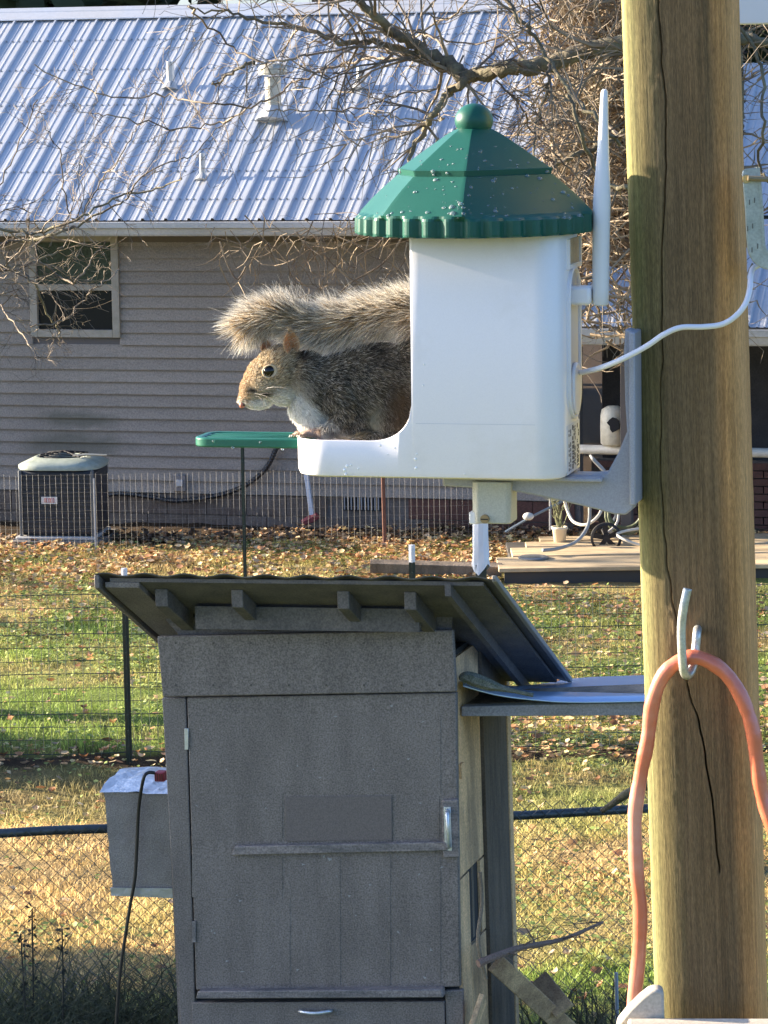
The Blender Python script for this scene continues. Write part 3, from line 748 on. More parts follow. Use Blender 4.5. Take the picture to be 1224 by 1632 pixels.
# drooping vines under the main eave, between squirrel and feeder
hv = thing("hanging_vines", HM @ Matrix.Translation((h(560, 378, -.6)[0], -.7, 0)), "loose bare vines drooping from the gutter above the squirrel", "vines")
W2 = hv.matrix_world.inverted(); tg = MB(); rg = random.Random(77)
for k in range(90):
    px = rg.uniform(470, 880) if rg.random() < .8 else rg.uniform(330, 500)
    p = P(px, rg.uniform(340, 395), 28.2 + rg.random() * .5)
    d = Vector((rg.gauss(0, .8), rg.gauss(0, .2), -rg.uniform(.2, 1.6)))
    twigs(tg, p, d, rg.uniform(.3, 1.0), rg.uniform(.004, .009), 1, rg, .3)
for line in ([(505, 378), (520, 410), (560, 445), (600, 455)], [(640, 380), (610, 420), (560, 450), (540, 470)], [(350, 385), (362, 420), (378, 445), (392, 425)]):
    tg.tube(smooth_path([P(a, b, 28.4) for a, b in line], 6), .008, 5)
rel(tg, W2).build("twigs", m_vine, hv, kind='stuff')

# trees out of the frame whose shade falls on the lawn, and the trees beyond the house
def leafy(nm, x, y, H, cr, ch, nleaf, label, cat, colr, group=None, ls=.16, seed=1, trunk_r=.16, lobes=7):
    g = np.random.default_rng(seed)
    o = thing(nm, (x, y, 0), label, cat, group)
    MB().tube([(0, 0, -.1), (.05, 0, H * .4), (0, .05, H * .95)], [trunk_r, trunk_r * .7, trunk_r * .2], 10).build("trunk", m_bark, o, smooth=True)
    cs = np.stack([g.normal(0, cr * .42, lobes), g.normal(0, cr * .42, lobes), H - ch / 2 + g.uniform(-.42, .42, lobes) * ch], -1)
    rr = cr * g.uniform(.35, .62, lobes)
    b = g.integers(0, lobes, nleaf); dr = g.normal(0, 1, (nleaf, 3)); dr /= np.linalg.norm(dr, axis=1)[:, None]
    c = cs[b] + dr * (rr[b] * g.random(nleaf) ** .45)[:, None]
    u = g.normal(0, 1, (nleaf, 3)); u /= np.linalg.norm(u, axis=1)[:, None]; v = np.cross(u, g.normal(0, 1, (nleaf, 3))); v /= np.linalg.norm(v, axis=1)[:, None]
    s = (ls * (.5 + g.random(nleaf)))[:, None]
    V = np.stack([c - u * s, c + v * s * .45, c + u * s, c - v * s * .45], 1).reshape(-1, 3)
    C = np.repeat(np.array(colr) * (.6 + .8 * g.random(nleaf))[:, None], 4, 0)
    me = np_mesh("crown", V, np.arange(nleaf * 4).reshape(-1, 4), mat("leafy_mat", attr=True, rough=.55, spec=.3, transl=.2), C)
    link(bpy.data.objects.new("crown", me), o); return o
for i, (x, y, H, cr, ch) in enumerate([(-11.8, 15.55, 5.2, 2.1, 3.0), (-9.0, 15.05, 4.4, 1.9, 2.7), (-6.4, 14.4, 3.6, 1.6, 2.4)]):
    leafy("evergreen_tree", x, y, H, cr, ch, 5200, ["broad evergreen at the left side of the lawn, nearest the fence line", "middle evergreen of the three left of the lawn", "smallest evergreen left of the lawn"][i], "tree", (.05, .08, .03), "evergreens left of the lawn", .2, 80 + i, .18, 12)
for i in range(9):
    leafy("evergreen_tree", -14 + i * 4.1 + random.uniform(-1, 1), 44 + random.uniform(-3, 4), random.uniform(10, 14), 3.2, 9.5, 3800, ["tall dark evergreen beyond the far left end of the house", "dark evergreen beyond the house, second from the left", "dark evergreen beyond the house, third from the left", "dark evergreen beyond the roof above the leftmost vent pipe", "dark evergreen beyond the middle of the roof ridge", "dark evergreen beyond the roof, left of the thicket", "dark evergreen beyond the vine thicket", "dark evergreen beyond the porch wing", "tall dark evergreen beyond the far right end of the house"][i], "tree", (.035, .05, .022), "evergreens beyond the house", .32, 120 + i, .2, 14)
def bare(x, y, H, seed, label, group):
    rg = random.Random(seed); o = thing("bare_tree", (x, y, 0), label, "tree", group)
    t = MB(); pts = wander((0, 0, -.1), (0, 0, 1), H, rg, 8, .05); t.tube(pts, [.15 * (1 - .09 * i) for i in range(9)], 9); t.build("trunk", m_bark, o, smooth=True)
    tw = MB()
    for k in range(11):
        i = rg.randint(3, 8); a = rg.uniform(0, 6.283); twigs(tw, pts[i], (math.cos(a), math.sin(a), rg.uniform(.2, 1.)), rg.uniform(1.2, 3.), .035, 2, rg, .14)
    tw.build("branches", m_bark, o)
for i, (x, y, H) in enumerate([(-13.5, 30.6, 5.5), (-19, 31.2, 8), (-11.0, 27.2, 3.6)]):
    bare(x, y, H, 200 + i, ["bare tree left of the lawn, between the tall one and the short one", "tallest bare tree, farthest left of the lawn", "shortest bare tree left of the lawn, nearest the camera"][i], "bare trees left of the lawn")
# low hedge shading the strip before the mulch line
leafy("evergreen_shrub", -5.2, 20.3, 1.1, .8, .95, 3600, "rounded evergreen shrub left of the garden fence", "shrub", (.05, .08, .03), None, .12, 140, .06, 8)

# ================================================================== FENCES
m_tp = mat("tpost_green", (.02, .045, .035), .5, col2=(.035, .04, .03), nscale=30)
m_tpw = mat("tpost_white", (.75, .77, .8), .45)
def t_post(px, pyb, pyt, D, label, white=.11, wid=.02, group="metal fence stakes"):
    b = G(px, pyb) if D is None else P(px, pyb, D)
    if D is None: D = b.y
    zt = P(px, pyt, D).z
    o = thing("fence_stake", (b.x, D, 0), label, "stake", group)
    sh = MB(); z0, z1 = -.1, zt - (white if white else 0)
    sh.box(-wid, wid, -.004, .0, z0, z1); sh.box(-.003, .003, -.03, -.0045, z0, z1)
    for i in range(int(z1 / .1)): sh.box(-.006, .006, -.038, -.0305, .08 + i * .1, .1 + i * .1)
    sh.build("stake_shaft", m_tp, o)
    if white:
        c = MB(); c.box(-wid, wid, -.005, .001, z1, zt); c.box(-.004, .004, -.031, -.0055, z1, zt); c.build("white_tip", m_tpw, o)
    return o
FY = 19.5
t_post(206, 1212, 905, None, "green metal fence stake with white tip, left of the grey cabinet")
t_post(661, 1212, 868, None, "green metal fence stake whose white tip shows above the cabinet roof")
t_post(397, 1212, 705, None, "tall thin rusty stake rising behind the cabinet to the green perch", 0, .011)
fm = MB(); fM = thing("wire_fence", P(206, 1212, 19.5) * Vector((1, 1, 0)) if False else (0, FY, 0), "green welded wire garden fence across the middle of the lawn", "fence")
m_wire = mat("wire_dark", (.035, .05, .05), .45, .3)
rgf = random.Random(3)
for i in range(13):
    z = .03 + i * .085
    zz = [z + rgf.uniform(-.006, .006) for _ in range(24)]
    fm.tube([(-4 + i_ * 8 / 23, rgf.uniform(-.01, .01), zz[i_]) for i_ in range(24)], .0024 if i % 3 else .0034, 4, False)
fm.build("horizontal_wires", m_wire, fM, kind='stuff')
fm = MB(); x = -4
while x < 4: fm.tube([(x, 0, 0.0), (x + rgf.uniform(-.006, .006), 0, 1.06)], .0017, 3, False); x += .052
fm.build("vertical_wires", m_wire, fM, kind='stuff')

# far low wire fence by the house
fY2 = 28.25
ff = thing("garden_fence", (0, fY2, 0), "low pale wire fence standing in front of the house wall and condenser", "fence")
m_w2 = mat("wire_pale", (.22, .22, .21), .5, .3)
fm = MB(); x = -3.6
while x < 1.2: fm.tube([(x, 0, 0.0), (x + rgf.uniform(-.004, .004), 0, .70 + rgf.uniform(-.01, .01))], .0011, 3, False); x += .052
for i in range(9):
    fm.tube([(-3.6 + i_ * .24, rgf.uniform(-.01, .01), .03 + i * .083 + rgf.uniform(-.008, .008)) for i_ in range(21)], .0011, 3, False)
fm.build("wire_mesh", m_w2, ff, kind='stuff')
b = P(613, 838, fY2); q_ = P(613, 762, fY2)
MB().tube([(b.x, -.01, -.05), (b.x - .01, -.01, q_.z + .1)], .018, 6).build("rusty_stake", mat("rust_mat", (.16, .07, .045), .8, fine=.2, fscale=120), ff)
b = P(152, 838, fY2)
MB().tube([(b.x, -.01, -.05), (b.x - .0, -.01, .66)], .009, 6).build("pale_stake", mat("stake_grey", (.35, .36, .37), .5), ff)

# chain link fence
cl0 = P(80, 1325, 12.55); cl1 = P(920, 1293, 12.95)
cyaw = math.atan2(cl1.y - cl0.y, cl1.x - cl0.x)
ctop = cl0.z
CM = frame((cl0.x, cl0.y, 0), cyaw)
clf = thing("chain_link_fence", CM, "low galvanised chain link fence with dark top rail behind the cabinet", "fence")
m_rail = mat("rail_galv", (.10, .115, .13), .45, .5, col2=(.06, .07, .075), nscale=25)
m_cl = mat("chain_wire", (.10, .10, .095), .45, .4)
MB().tube([(-1.6, 0, ctop), (0, 0, ctop + .004), (2.0, 0, ctop - .004 + (cl1.z - cl0.z)), (4.5, 0, ctop - .01 + (cl1.z - cl0.z))], .019, 12).build("top_rail", m_rail, clf, smooth=True)
for xx in (-1.45, 1.35, 4.3):
    MB().tube([(xx, .03, -.1), (xx, .03, ctop + .03)], .03, 12).build("fence_post", m_rail, clf, smooth=True)
dm = .0605; wz = MB(); nrow = int((ctop) / (dm / 2))
for k in range(int(5.9 / dm)):
    xb_ = -1.55 + k * dm; pts = []
    for r in range(nrow + 1):
        z = ctop + .012 - r * dm / 2
        xx = xb_ + (dm / 2 if r % 2 else -.0)
        pts.append((xx + rgf.uniform(-.0015, .0015), (-.0035 if r % 2 else .0035) - .021, z))
    wz.tube(pts, .0021, 3, False)
    pts = [(2 * xb_ + dm / 1 - p[0], -p[1] - .042, p[2]) for p in pts]
    wz.tube(pts, .0021, 3, False)
wz.build("chain_mesh", m_cl, clf, kind='stuff')
# dead branch lying on the rail
o = MB().tube(smooth_path([P(960, 1292, 12.9), P(985, 1275, 12.85), P(1005, 1262, 12.8), P(1060, 1240, 12.8)], 5), [.012, .012, .013, .014, .015, .016, .017, .018, .019, .02, .02, .021, .022, .022, .022, .022], 7).build("dead_branch", m_bark, None, smooth=True)
o['label'] = "short dark branch lying across the chain link rail left of the post"; o['category'] = "branch"

# ================================================================== GREY CABINET
CD = 11.5
c0 = P(500, 1632, CD)
KM = frame((c0.x, c0.y, 0), -R(16), -.020)
def k(px, py, y=0.0): q = pl(KM, px, py, y); return q.x, q.z
cab = thing("outdoor_cabinet", KM, "tall grey painted wooden cabinet with sloping corrugated roof, under the feeder", "cabinet")
m_gp = mat("grey_paint", (.165, .145, .135), .62, col2=(.120, .105, .098), nscale=7, nstretch=(1, 1, .35), contrast=(.4, .66), bump=.6, bscale=120, bdist=.0025, fine=.42, fscale=170)
m_gp2 = mat("grey_paint_smooth", (.125, .107, .103), .6, bump=.3, bscale=200, bdist=.001, fine=.22, fscale=220)
m_gpd = mat("grey_paint_worn", (.23, .20, .19), .7, col2=(.105, .10, .10), nscale=14, nstretch=(.3, 1, 3), bump=.5, bscale=60, bdist=.003, fine=.35, fscale=150)
def quadp(mb, pts, y0, y1):   # board from 4 photo points (bl, br, tr, tl) on plane y0, back to y1
    c = [k(a, b, y0) for a, b in pts]
    return mb.hexa([(c[0][0], y0, c[0][1]), (c[1][0], y0, c[1][1]), (c[1][0], y1, c[1][1]), (c[0][0], y1, c[0][1]),
                    (c[3][0], y0, c[3][1]), (c[2][0], y0, c[2][1]), (c[2][0], y1, c[2][1]), (c[3][0], y1, c[3][1])])
DP = .82
xl0, _ = k(268, 1300, .02); xr0, _ = k(731, 1300, .02)
ztop = k(480, 1008, .0)[1]
# carcass
core = MB(); core.box(xl0 + .03, xr0 - .02, .028, DP - .02, .08, ztop - .08); core.build("carcass", mat("carcass_dark", (.03, .03, .03), .9), cab)
quadp(MB(), [(291, 1700), (314, 1700), (296, 1112), (258, 1112)], -.0, .028).build("left_stile", m_gp, cab, bevel=.004)
quadp(MB(), [(312, 1578), (733, 1573), (727, 1104), (298, 1112)], -.004, .024).build("door", m_gp, cab, bevel=.004)
door = bpy.data.objects["door"]
quadp(MB(), [(259, 1111), (727, 1103), (722, 1004), (250, 1014)], -.026, -.001).build("fascia_board", m_gp, cab, bevel=.005)
# door fittings
quadp(MB(), [(455, 1341), (625, 1339), (624, 1268), (454, 1270)], -.0075, -.0045).build("patch_panel", m_gp2, door, bevel=.001)
quadp(MB(), [(368, 1363), (714, 1356), (710, 1342), (374, 1349)], -.024, -.0045).build("cross_batten", m_gpd, door, bevel=.003)
quadp(MB(), [(706, 1367), (732, 1366), (730, 1274), (704, 1276)], -.020, -.0045).build("latch_block", m_gpd, door, bevel=.003)
m_gal = mat("galvanised", (.62, .66, .72), .38, .7, col2=(.5, .53, .56), nscale=60)
ps = [pl(KM, 713, 1292, -.022), pl(KM, 713, 1298, -.045), pl(KM, 714, 1320, -.055), pl(KM, 715, 1344, -.045), pl(KM, 715, 1350, -.022)]
MB().tube(smooth_path(ps, 4), .0085, 8).build("handle", m_gal, door, smooth=True)
quadp(MB(), [(709, 1356), (720, 1356), (718, 1286), (707, 1286)], -.0222, -.0202).build("handle_plate", m_gal, door, bevel=.001)
for (hx_, hy_) in ((297, 1178), (309, 1485)):
    quadp(MB(), [(hx_ - 3, hy_ + 17), (hx_ + 3, hy_ + 17), (hx_ + 3, hy_ - 17), (hx_ - 3, hy_ - 17)], -.010, -.0045).build("hinge", m_gal if hy_ < 1300 else m_gpd, door, bevel=.001)
# faint seams of the tiles the door was skinned with: shallow grooves between real panels
for i, (cx0, cx1, cy0, cy1) in enumerate([(314, 462, 1570, 1434), (466, 542, 1570, 1434), (546, 622, 1570, 1434), (626, 702, 1568, 1434), (456, 542, 1430, 1366), (546, 622, 1430, 1366), (626, 702, 1428, 1366), (306, 450, 1430, 1366), (628, 700, 1338, 1270), (306, 450, 1340, 1270), (304, 702, 1265, 1140)]):
    quadp(MB(), [(cx0, cy0), (cx1, cy0 - 1), (cx1, cy1 - 1), (cx0, cy1)], -.0052, -.0043).build("skin_panel", m_gp, door)
# ledge and drawer below the door
quadp(MB(), [(312, 1592), (706, 1590), (704, 1577), (315, 1580)], -.045, .0).build("ledge", m_gpd, cab, bevel=.004)
dr = quadp(MB(), [(304, 1720), (712, 1720), (708, 1596), (306, 1598)], -.012, .02).build("drawer_front", m_gp, cab, bevel=.003)
quadp(MB(), [(714, 1720), (742, 1720), (737, 1578), (709, 1579)], -.006, .02).build("right_stile", m_gp, cab, bevel=.003)
ps = [pl(KM, 478, 1612, -.013), pl(KM, 482, 1613, -.032), pl(KM, 502, 1615, -.042), pl(KM, 524, 1612, -.032), pl(KM, 528, 1611, -.013)]
MB().tube(smooth_path(ps, 4), .0075, 8).build("handle", m_gal, dr, smooth=True)
fk = MB(); rg = random.Random(21)
for i in range(46):
    a_, b_2 = rg.uniform(310, 720), rg.uniform(1120, 1565)
    c = [k(a_ + rg.uniform(-3, 3) * (1.6 if q_ in (1, 3) else .6), b_2 + rg.uniform(-3, 3), -.0056) for q_ in range(4)]
    ctr = (sum(x_[0] for x_ in c) / 4, sum(x_[1] for x_ in c) / 4); c.sort(key=lambda t_: math.atan2(t_[1] - ctr[1], t_[0] - ctr[0]))
    fk.prism(c, -.0060, -.0050)
fk.build("paint_chips", mat("chip_pale", (.27, .27, .27), .7), door, kind='stuff')
nl = MB()
for (a_, b_2) in [(300 + 60 * i, 1025 + 0 * i) for i in range(8)] + [(300 + 60 * i, 1092) for i in range(8)]:
    c = k(a_ - 20, b_2, -.027); nl.tube([(c[0], -.0285, c[1]), (c[0], -.024, c[1])], .0038, 7)
nl.build("nail_heads", mat("nail_dark", (.07, .065, .06), .5, .4), bpy.data.objects["fascia_board"], kind='stuff')
# right side skin: rough plywood, dark rear post, hole
m_ply = mat("rough_ply", (.74, .48, .25), .85, col2=(.34, .23, .13), nscale=9, nstretch=(1, 1, .25), contrast=(.38, .62), bump=.9, bscale=40, bstretch=(1, 1, .2), bdist=.006, fine=.25, fscale=140)
m_old = mat("old_wood", (.27, .21, .15), .85, col2=(.11, .085, .06), nscale=9, nstretch=(1, 1, .2), bump=.9, bscale=40, bstretch=(1, 1, .2), bdist=.006, fine=.25, fscale=140)
zz = lambda py: k(735, py, .03)[1]
ys = .40
def side(mb, y0, y1, z0, z1, th=.012, dx=0): return mb.box(xr0 - .019 + dx, xr0 - .019 + th + dx, y0, y1, z0, z1)
side(MB(), .026, ys, zz(1400), ztop - .1).build("side_sheet", m_ply, cab)
side(MB(), .026, .17, .1, zz(1404)).build("side_sheet", m_ply, cab)
side(MB(), .34, ys, zz(1520), zz(1404)).build("side_sheet", m_ply, cab)
side(MB(), .174, ys, .1, zz(1524)).build("side_sheet", m_ply, cab)
side(MB(), .25, .28, zz(1520), zz(1400), .02, -.02).build("inner_slat", m_old, cab)
side(MB(), ys + .003, DP - .06, .1, ztop - .1, .02, .006).build("side_board", mat("dark_board", (.13, .10, .07), .85, col2=(.05, .04, .03), nscale=9, nstretch=(1, 1, .2), bump=.9, bscale=40, bstretch=(1, 1, .2), bdist=.006, fine=.25, fscale=140), cab)
side(MB(), DP - .05, DP, .05, ztop - .12, .03, .0).build("rear_post", m_ply, cab, bevel=.004)
side(MB(), .07, .11, zz(1245), zz(1222), .01, .0125).build("wood_patch", m_ply, cab)
# left side
MB().box(xl0 - .0, xl0 + .014, .03, DP, .1, ztop - .1).build("left_side", m_gp, cab)
# roof
YF, YB = -.36, .80
rfl, zf = k(152, 936, YF); rfr, zf2 = k(790, 925, YF)
_, zbk = k(880, 1086, YB)
sl_ = math.atan2(zbk - zf2, YB - YF); tl = math.tan(sl_)
def rz_(y): return zf2 + (y - YF) * tl
m_cor = mat("corrugated_dark", (.075, .07, .066), .55, .3, col2=(.12, .11, .10), nscale=8, fine=.2, fscale=100)
cr_ = MB(); n = 10 * 19; vs = []
for s2 in range(2):
    for i in range(n + 1):
        x = rfl + (rfr - rfl) * i / n
        for y in (YF, YB):
            vs.append((x, y, rz_(y) + .009 + .0055 * math.sin(2 * math.pi * (x - rfl) / .155) - (.004 if s2 else 0)))
m_ = 2 * (n + 1)
fs = [(2 * i, 2 * i + 2, 2 * i + 3, 2 * i + 1) for i in range(n)] + [(m_ + 2 * i, m_ + 2 * i + 1, m_ + 2 * i + 3, m_ + 2 * i + 2) for i in range(n)] + \
     [(2 * i, m_ + 2 * i, m_ + 2 * i + 2, 2 * i + 2) for i in range(n)] + [(2 * i + 1, 2 * i + 3, m_ + 2 * i + 3, m_ + 2 * i + 1) for i in range(n)]
cr_.add(vs, fs); rfo = cr_.build("corrugated_roof", m_cor, cab)
def sloped(x0, x1, y0, y1, top, hgt):   # a board under the roof following the slope
    return MB().hexa([(x0, y0, rz_(y0) + top - hgt), (x1, y0, rz_(y0) + top - hgt), (x1, y1, rz_(y1) + top - hgt), (x0, y1, rz_(y1) + top - hgt),
                      (x0, y0, rz_(y0) + top), (x1, y0, rz_(y0) + top), (x1, y1, rz_(y1) + top), (x0, y1, rz_(y1) + top)])
m_raf = mat("rafter_paint", (.125, .112, .105), .75, col2=(.08, .075, .075), nscale=12, fine=.3, fscale=150)
sloped(rfl + .05, rfr - .05, YF + .02, YB - .03, .001, .014).build("roof_sheathing", m_raf, cab)
for a_, w_ in ((268, .05), (388, .045), (556, .045), (662, .045)):
    xx = k(a_, 960, -.2)[0]; sloped(xx - w_ / 2, xx + w_ / 2, YF + .09, .0, -.0135, .066).build("rafter", m_raf, cab, bevel=.003)
MB().box(rfl + .3, rfr - .35, -.13, -.10, rz_(-.1) - .10, rz_(-.13) - .03).build("purlin", m_raf, cab)
sloped(rfl - .004, rfl + .016, YF, YB, .005, .05).build("rake_board", m_gp, cab, bevel=.003)
sloped(rfl + .03, rfl + .165, YF + .02, YB - .05, -.0135, .022).build("lookout", m_gp, cab, bevel=.003)
xx = k(712, 930, YF)[0]; sloped(xx - .008, xx + .014, YF + .0, YB, -.0135, .045).build("lookout", m_raf, cab)
sloped(rfr - .014, rfr + .004, YF, YB, .018, .022).build("rake_trim", mat("rake_trim_mat", (.22, .21, .2), .6), cab, bevel=.003)
# top plate with pale daubs between rafters
quadp(MB(), [(285, 1012), (720, 1003), (722, 975), (262, 985)], .003, .02).build("top_plate", m_raf, cab)

# foil box hung on the left side
fb0 = pl(KM, 180, 1425, .12); fb1 = pl(KM, 270, 1232, .12); fbx = pl(KM, 166, 1262, .12)
fx = thing("foil_box", KM @ Matrix.Translation((xl0, .12, fb0.z)), "silver foil covered box strapped to the left side of the grey cabinet", "box")
m_foil = mat("foil_shaded_front", (.21, .20, .205), .5, .25, col2=(.15, .14, .145), nscale=5, bump=.6, bscale=16, bdist=.006, fine=.35, fscale=200)
m_ftop = mat("foil_sunlit_top", (.72, .74, .78), .3, .5, bump=1., bscale=22, bdist=.012)  # same foil as the front, sunlight on top put into a lighter colour
xa = fb0.x - xl0; xb2 = fbx.x - xl0; hB = fbx.z - fb0.z; dpx = .34
rb = random.Random(8)
grid = MB(); nx2, nz2 = 8, 12; vs = []
for j in range(nz2 + 1):
    for i in range(nx2 + 1):
        u, v_ = i / nx2, j / nz2; xl_ = xa + (xb2 - xa) * v_
        jx = rb.uniform(-.0035, .0035)
        vs.append((xl_ * (1 - u) - .002 * u + (jx if 0 < i < nx2 else jx * .8), rb.uniform(-.0015, .0015), v_ * hB + (rb.uniform(-.004, .004) if j in (0, nz2) else 0)))
nn = nx2 + 1
grid.add(vs, [(j * nn + i, j * nn + i + 1, (j + 1) * nn + i + 1, (j + 1) * nn + i) for j in range(nz2) for i in range(nx2)])
grid.build("front", m_foil, fx, smooth=True)
bx = MB(); bx.hexa([(xa, .006, 0), (-.003, .006, 0), (-.003, dpx, 0), (xa, dpx, 0), (xb2, .006, hB - .004), (-.003, .006, hB - .004), (-.003, dpx, hB - .004), (xb2, dpx, hB - .004)])
bx.build("box_body", m_foil, fx, bevel=.006)
tp = MB(); vs = []
for j in range(7):
    for i in range(9):
        u, v_ = i / 8, j / 6
        vs.append(((xb2 - .015) * (1 - u) - .004 * u, -.012 + v_ * dpx, hB + .004 + rb.uniform(-.006, .008) + .02 * math.sin(v_ * 3.14) + .02 * v_))
tp.add(vs, [(j * 9 + i, j * 9 + i + 1, (j + 1) * 9 + i + 1, (j + 1) * 9 + i) for j in range(6) for i in range(8)])
tp.build("foil_lid", m_ftop, fx, smooth=False)
MB().hexa([(xa - .004, -.010, -.004), (-.004, -.010, -.004), (-.004, -.005, -.004), (xa - .004, -.005, -.004), (xa - .006, -.010, .028), (-.004, -.010, .036), (-.004, -.005, .036), (xa - .006, -.005, .028)]).build("foil_seam", mat("foil_seam_mat", (.36, .38, .42), .35, .5, bump=.8, bscale=30, bdist=.006), fx)
po = thing("plug_block", KM @ Matrix.Translation(pl(KM, 257, 1237, .1)), "red plug block on top of the foil box", "plug")
MB().box(-.022, .018, -.02, .03, -.018, .018).build("block", mat("plug_red", (.30, .03, .05), .45), po, bevel=.004)
pr_ = MB()
for i in range(4): pr_.box(-.018 + i * .009, -.014 + i * .009, -.023, -.0205, -.014, .014)
pr_.build("ribs", mat("plug_dark", (.08, .01, .015), .5), po)
cb = [(247, 1232, .08), (235, 1232, .07), (228, 1244, .06), (221, 1290, .085), (218, 1350, .085), (215, 1400, .08), (208, 1440, .08), (200, 1490, .07), (192, 1545, .06), (186, 1620, .05), (180, 1720, .04)]
o = MB().tube(smooth_path([KM @ pl(KM, a, b, c) for a, b, c in cb], 7), .0068, 8).build("power_cable", mat("cable_black", (.012, .012, .014), .4), None, smooth=True)
o['label'] = "black power cable hanging down over the front of the foil box"; o['category'] = "cable"
# green leg standing left behind the cabinet
o = thing("green_leg", KM @ Matrix.Translation((xl0 - .02, .22, 0)), "dark green metal leg standing under the foil box", "post")
MB().box(-.02, .02, -.02, .02, -.1, fb0.z - .01).build("leg_tube", m_tp, o, bevel=.003)
MB().box(-.035, .035, -.035, .035, -.02, .004).build("foot_plate", m_tp, o)

# shelf / sheet reaching right behind the post
s0 = pl(KM, 735, 1140, .08); 
shf = thing("side_shelf", KM @ Matrix.Translation((xr0 + .01, .08, s0.z)), "plank shelf with a bent metal sheet on top, reaching from the cabinet behind the post", "shelf")
Si = shf.matrix_world.inverted()
def sp_(px, py, D): return Si @ P(px, py, D)
e0 = sp_(735, 1142, 11.45); e1 = sp_(1130, 1140, 11.3); t0_ = sp_(735, 1126, 11.45); t1_ = sp_(1130, 1118, 11.3)
MB().hexa([e0, e1, e1 + Vector((0, .05, 0)), e0 + Vector((0, .05, 0)), t0_, t1_, t1_ + Vector((0, .05, 0)), t0_ + Vector((0, .05, 0))]).build("edge_board", mat("weathered_pale", (.26, .25, .26), .7, col2=(.18, .17, .17), nscale=10, nstretch=(.3, 1, 2), fine=.25, fscale=150), shf, bevel=.003)
e0 = sp_(735, 1120, 11.48); e1 = sp_(1130, 1100, 11.33)
MB().hexa([e0 + Vector((0, .06, -.05)), e1 + Vector((0, .06, -.06)), e1 + Vector((0, .34, -.08)), e0 + Vector((0, .34, -.05)), e0 + Vector((0, .06, -.02)), e1 + Vector((0, .06, -.02)), e1 + Vector((0, .34, -.03)), e0 + Vector((0, .34, -.02))]).build("shelf_board", m_old, shf)
# bent sheet: front edge rises at the left end
sh_ = MB(); N1 = 24; fe = smooth_path([P(738, 1092, 11.42), P(790, 1106, 11.40), P(850, 1114, 11.38), P(930, 1118, 11.34), (P(1130, 1114, 11.28))], 6)
be = smooth_path([P(742, 1072, 11.68), P(800, 1092, 11.85), P(860, 1090, 12.05), P(940, 1079, 12.25), (P(1130, 1074, 12.35))], 6)
vs = []
for a, b in zip(fe, be):
    for t in (0, .12, .5, 1): vs.append(Si @ (a.lerp(b, t) + Vector((0, 0, .010 if t == .12 else 0))))
m4 = len(fe); vs2 = [v - Vector((0, 0, .006)) for v in vs]
fs = [(i * 4 + j, i * 4 + j + 1, (i + 1) * 4 + j + 1, (i + 1) * 4 + j) for i in range(m4 - 1) for j in range(3)]
o4 = m4 * 4
fs += [(o4 + i * 4 + j, o4 + (i + 1) * 4 + j, o4 + (i + 1) * 4 + j + 1, o4 + i * 4 + j + 1) for i in range(m4 - 1) for j in range(3)]
fs += [(i * 4, (i + 1) * 4, o4 + (i + 1) * 4, o4 + i * 4) for i in range(m4 - 1)]
sh_.add(vs + vs2, fs); sh_.build("metal_sheet", mat("sheet_sky_tint", (.50, .66, .88), .3, .6, col2=(.44, .58, .80), nscale=4, bump=.3, bscale=12, bdist=.004), shf, smooth=True)  # blue reflection of the sky put into the metal's colour
pp = [Si @ P(a, b, c) for a, b, c in ((736, 1086, 11.40), (745, 1080, 11.4), (775, 1090, 11.39), (800, 1097, 11.385), (850, 1108, 11.375))]
MB().tube(smooth_path(pp, 5), [.008 + .018 * math.sin(3.14 * min(1, i / 19 + .12)) for i in range(21)], 7).build("mossy_roll", mat("mossy_edge", (.17, .17, .14), .9, col2=(.09, .10, .07), nscale=40, bump=1, bscale=60, bdist=.006, fine=.4, fscale=200), shf)
lg = Si @ P(1108, 1140, 11.5); MB().box(lg.x - .04, lg.x + .04, .1, .18, -s0.z - .05, lg.z - .02).build("leg", m_old, shf)

# broken boards, branch and stump bits leaning right of the cabinet
def plank(name, a, b, w_, t_, m, label, cat, up=Vector((0, -.3, 1)), par=None):
    a, b = Vector(a), Vector(b); d = (b - a).normalized(); u = (up - d * up.dot(d)).normalized(); s_ = d.cross(u)
    mb = MB(); c = []
    for p in (a, b):
        for su, ss_ in ((-1, -1), (1, -1), (1, 1), (-1, 1)): c.append(p + s_ * ss_ * w_ / 2 + u * su * t_ / 2)
    mb.add(c, [(0, 1, 2, 3), (7, 6, 5, 4), (0, 4, 5, 1), (1, 5, 6, 2), (2, 6, 7, 3), (3, 7, 4, 0)])
    o = mb.build(name, m, par, bevel=.003)
    if label: o['label'] = label; o['category'] = cat
    return o
m_lum = mat("raw_lumber", (.56, .38, .21), .75, col2=(.24, .15, .09), nscale=9, nstretch=(1, 1, 1), fine=.25, fscale=150, bump=.4, bscale=60, bdist=.003)
plank("broken_board", P(790, 1535, 11.5), P(915, 1650, 11.9), .075, .022, m_lum, "broken tan board leaning away from the cabinet, longest of three", "board", Vector((0, -1, .3)))
plank("broken_board", P(858, 1560, 11.9), P(900, 1612, 11.75), .085, .02, m_lum, "short splintered board end between the long board and the lawn", "board", Vector((0, -1, .2)))
plank("broken_board", P(770, 1590, 11.35), P(745, 1665, 11.25), .09, .02, m_ply, "pale plywood scrap leaning at the cabinet's lower right corner", "board", Vector((1, 0, .2)))
bm_ = MB(); line = smooth_path([P(762, 1536, 11.2), P(790, 1524, 11.25), P(830, 1510, 11.4), P(870, 1503, 11.6), P(905, 1494, 11.8), P(960, 1470, 12.2)], 5)
bm_.tube(line, [.016 - .0004 * i for i in range(len(line))], 8)
rg = random.Random(3)
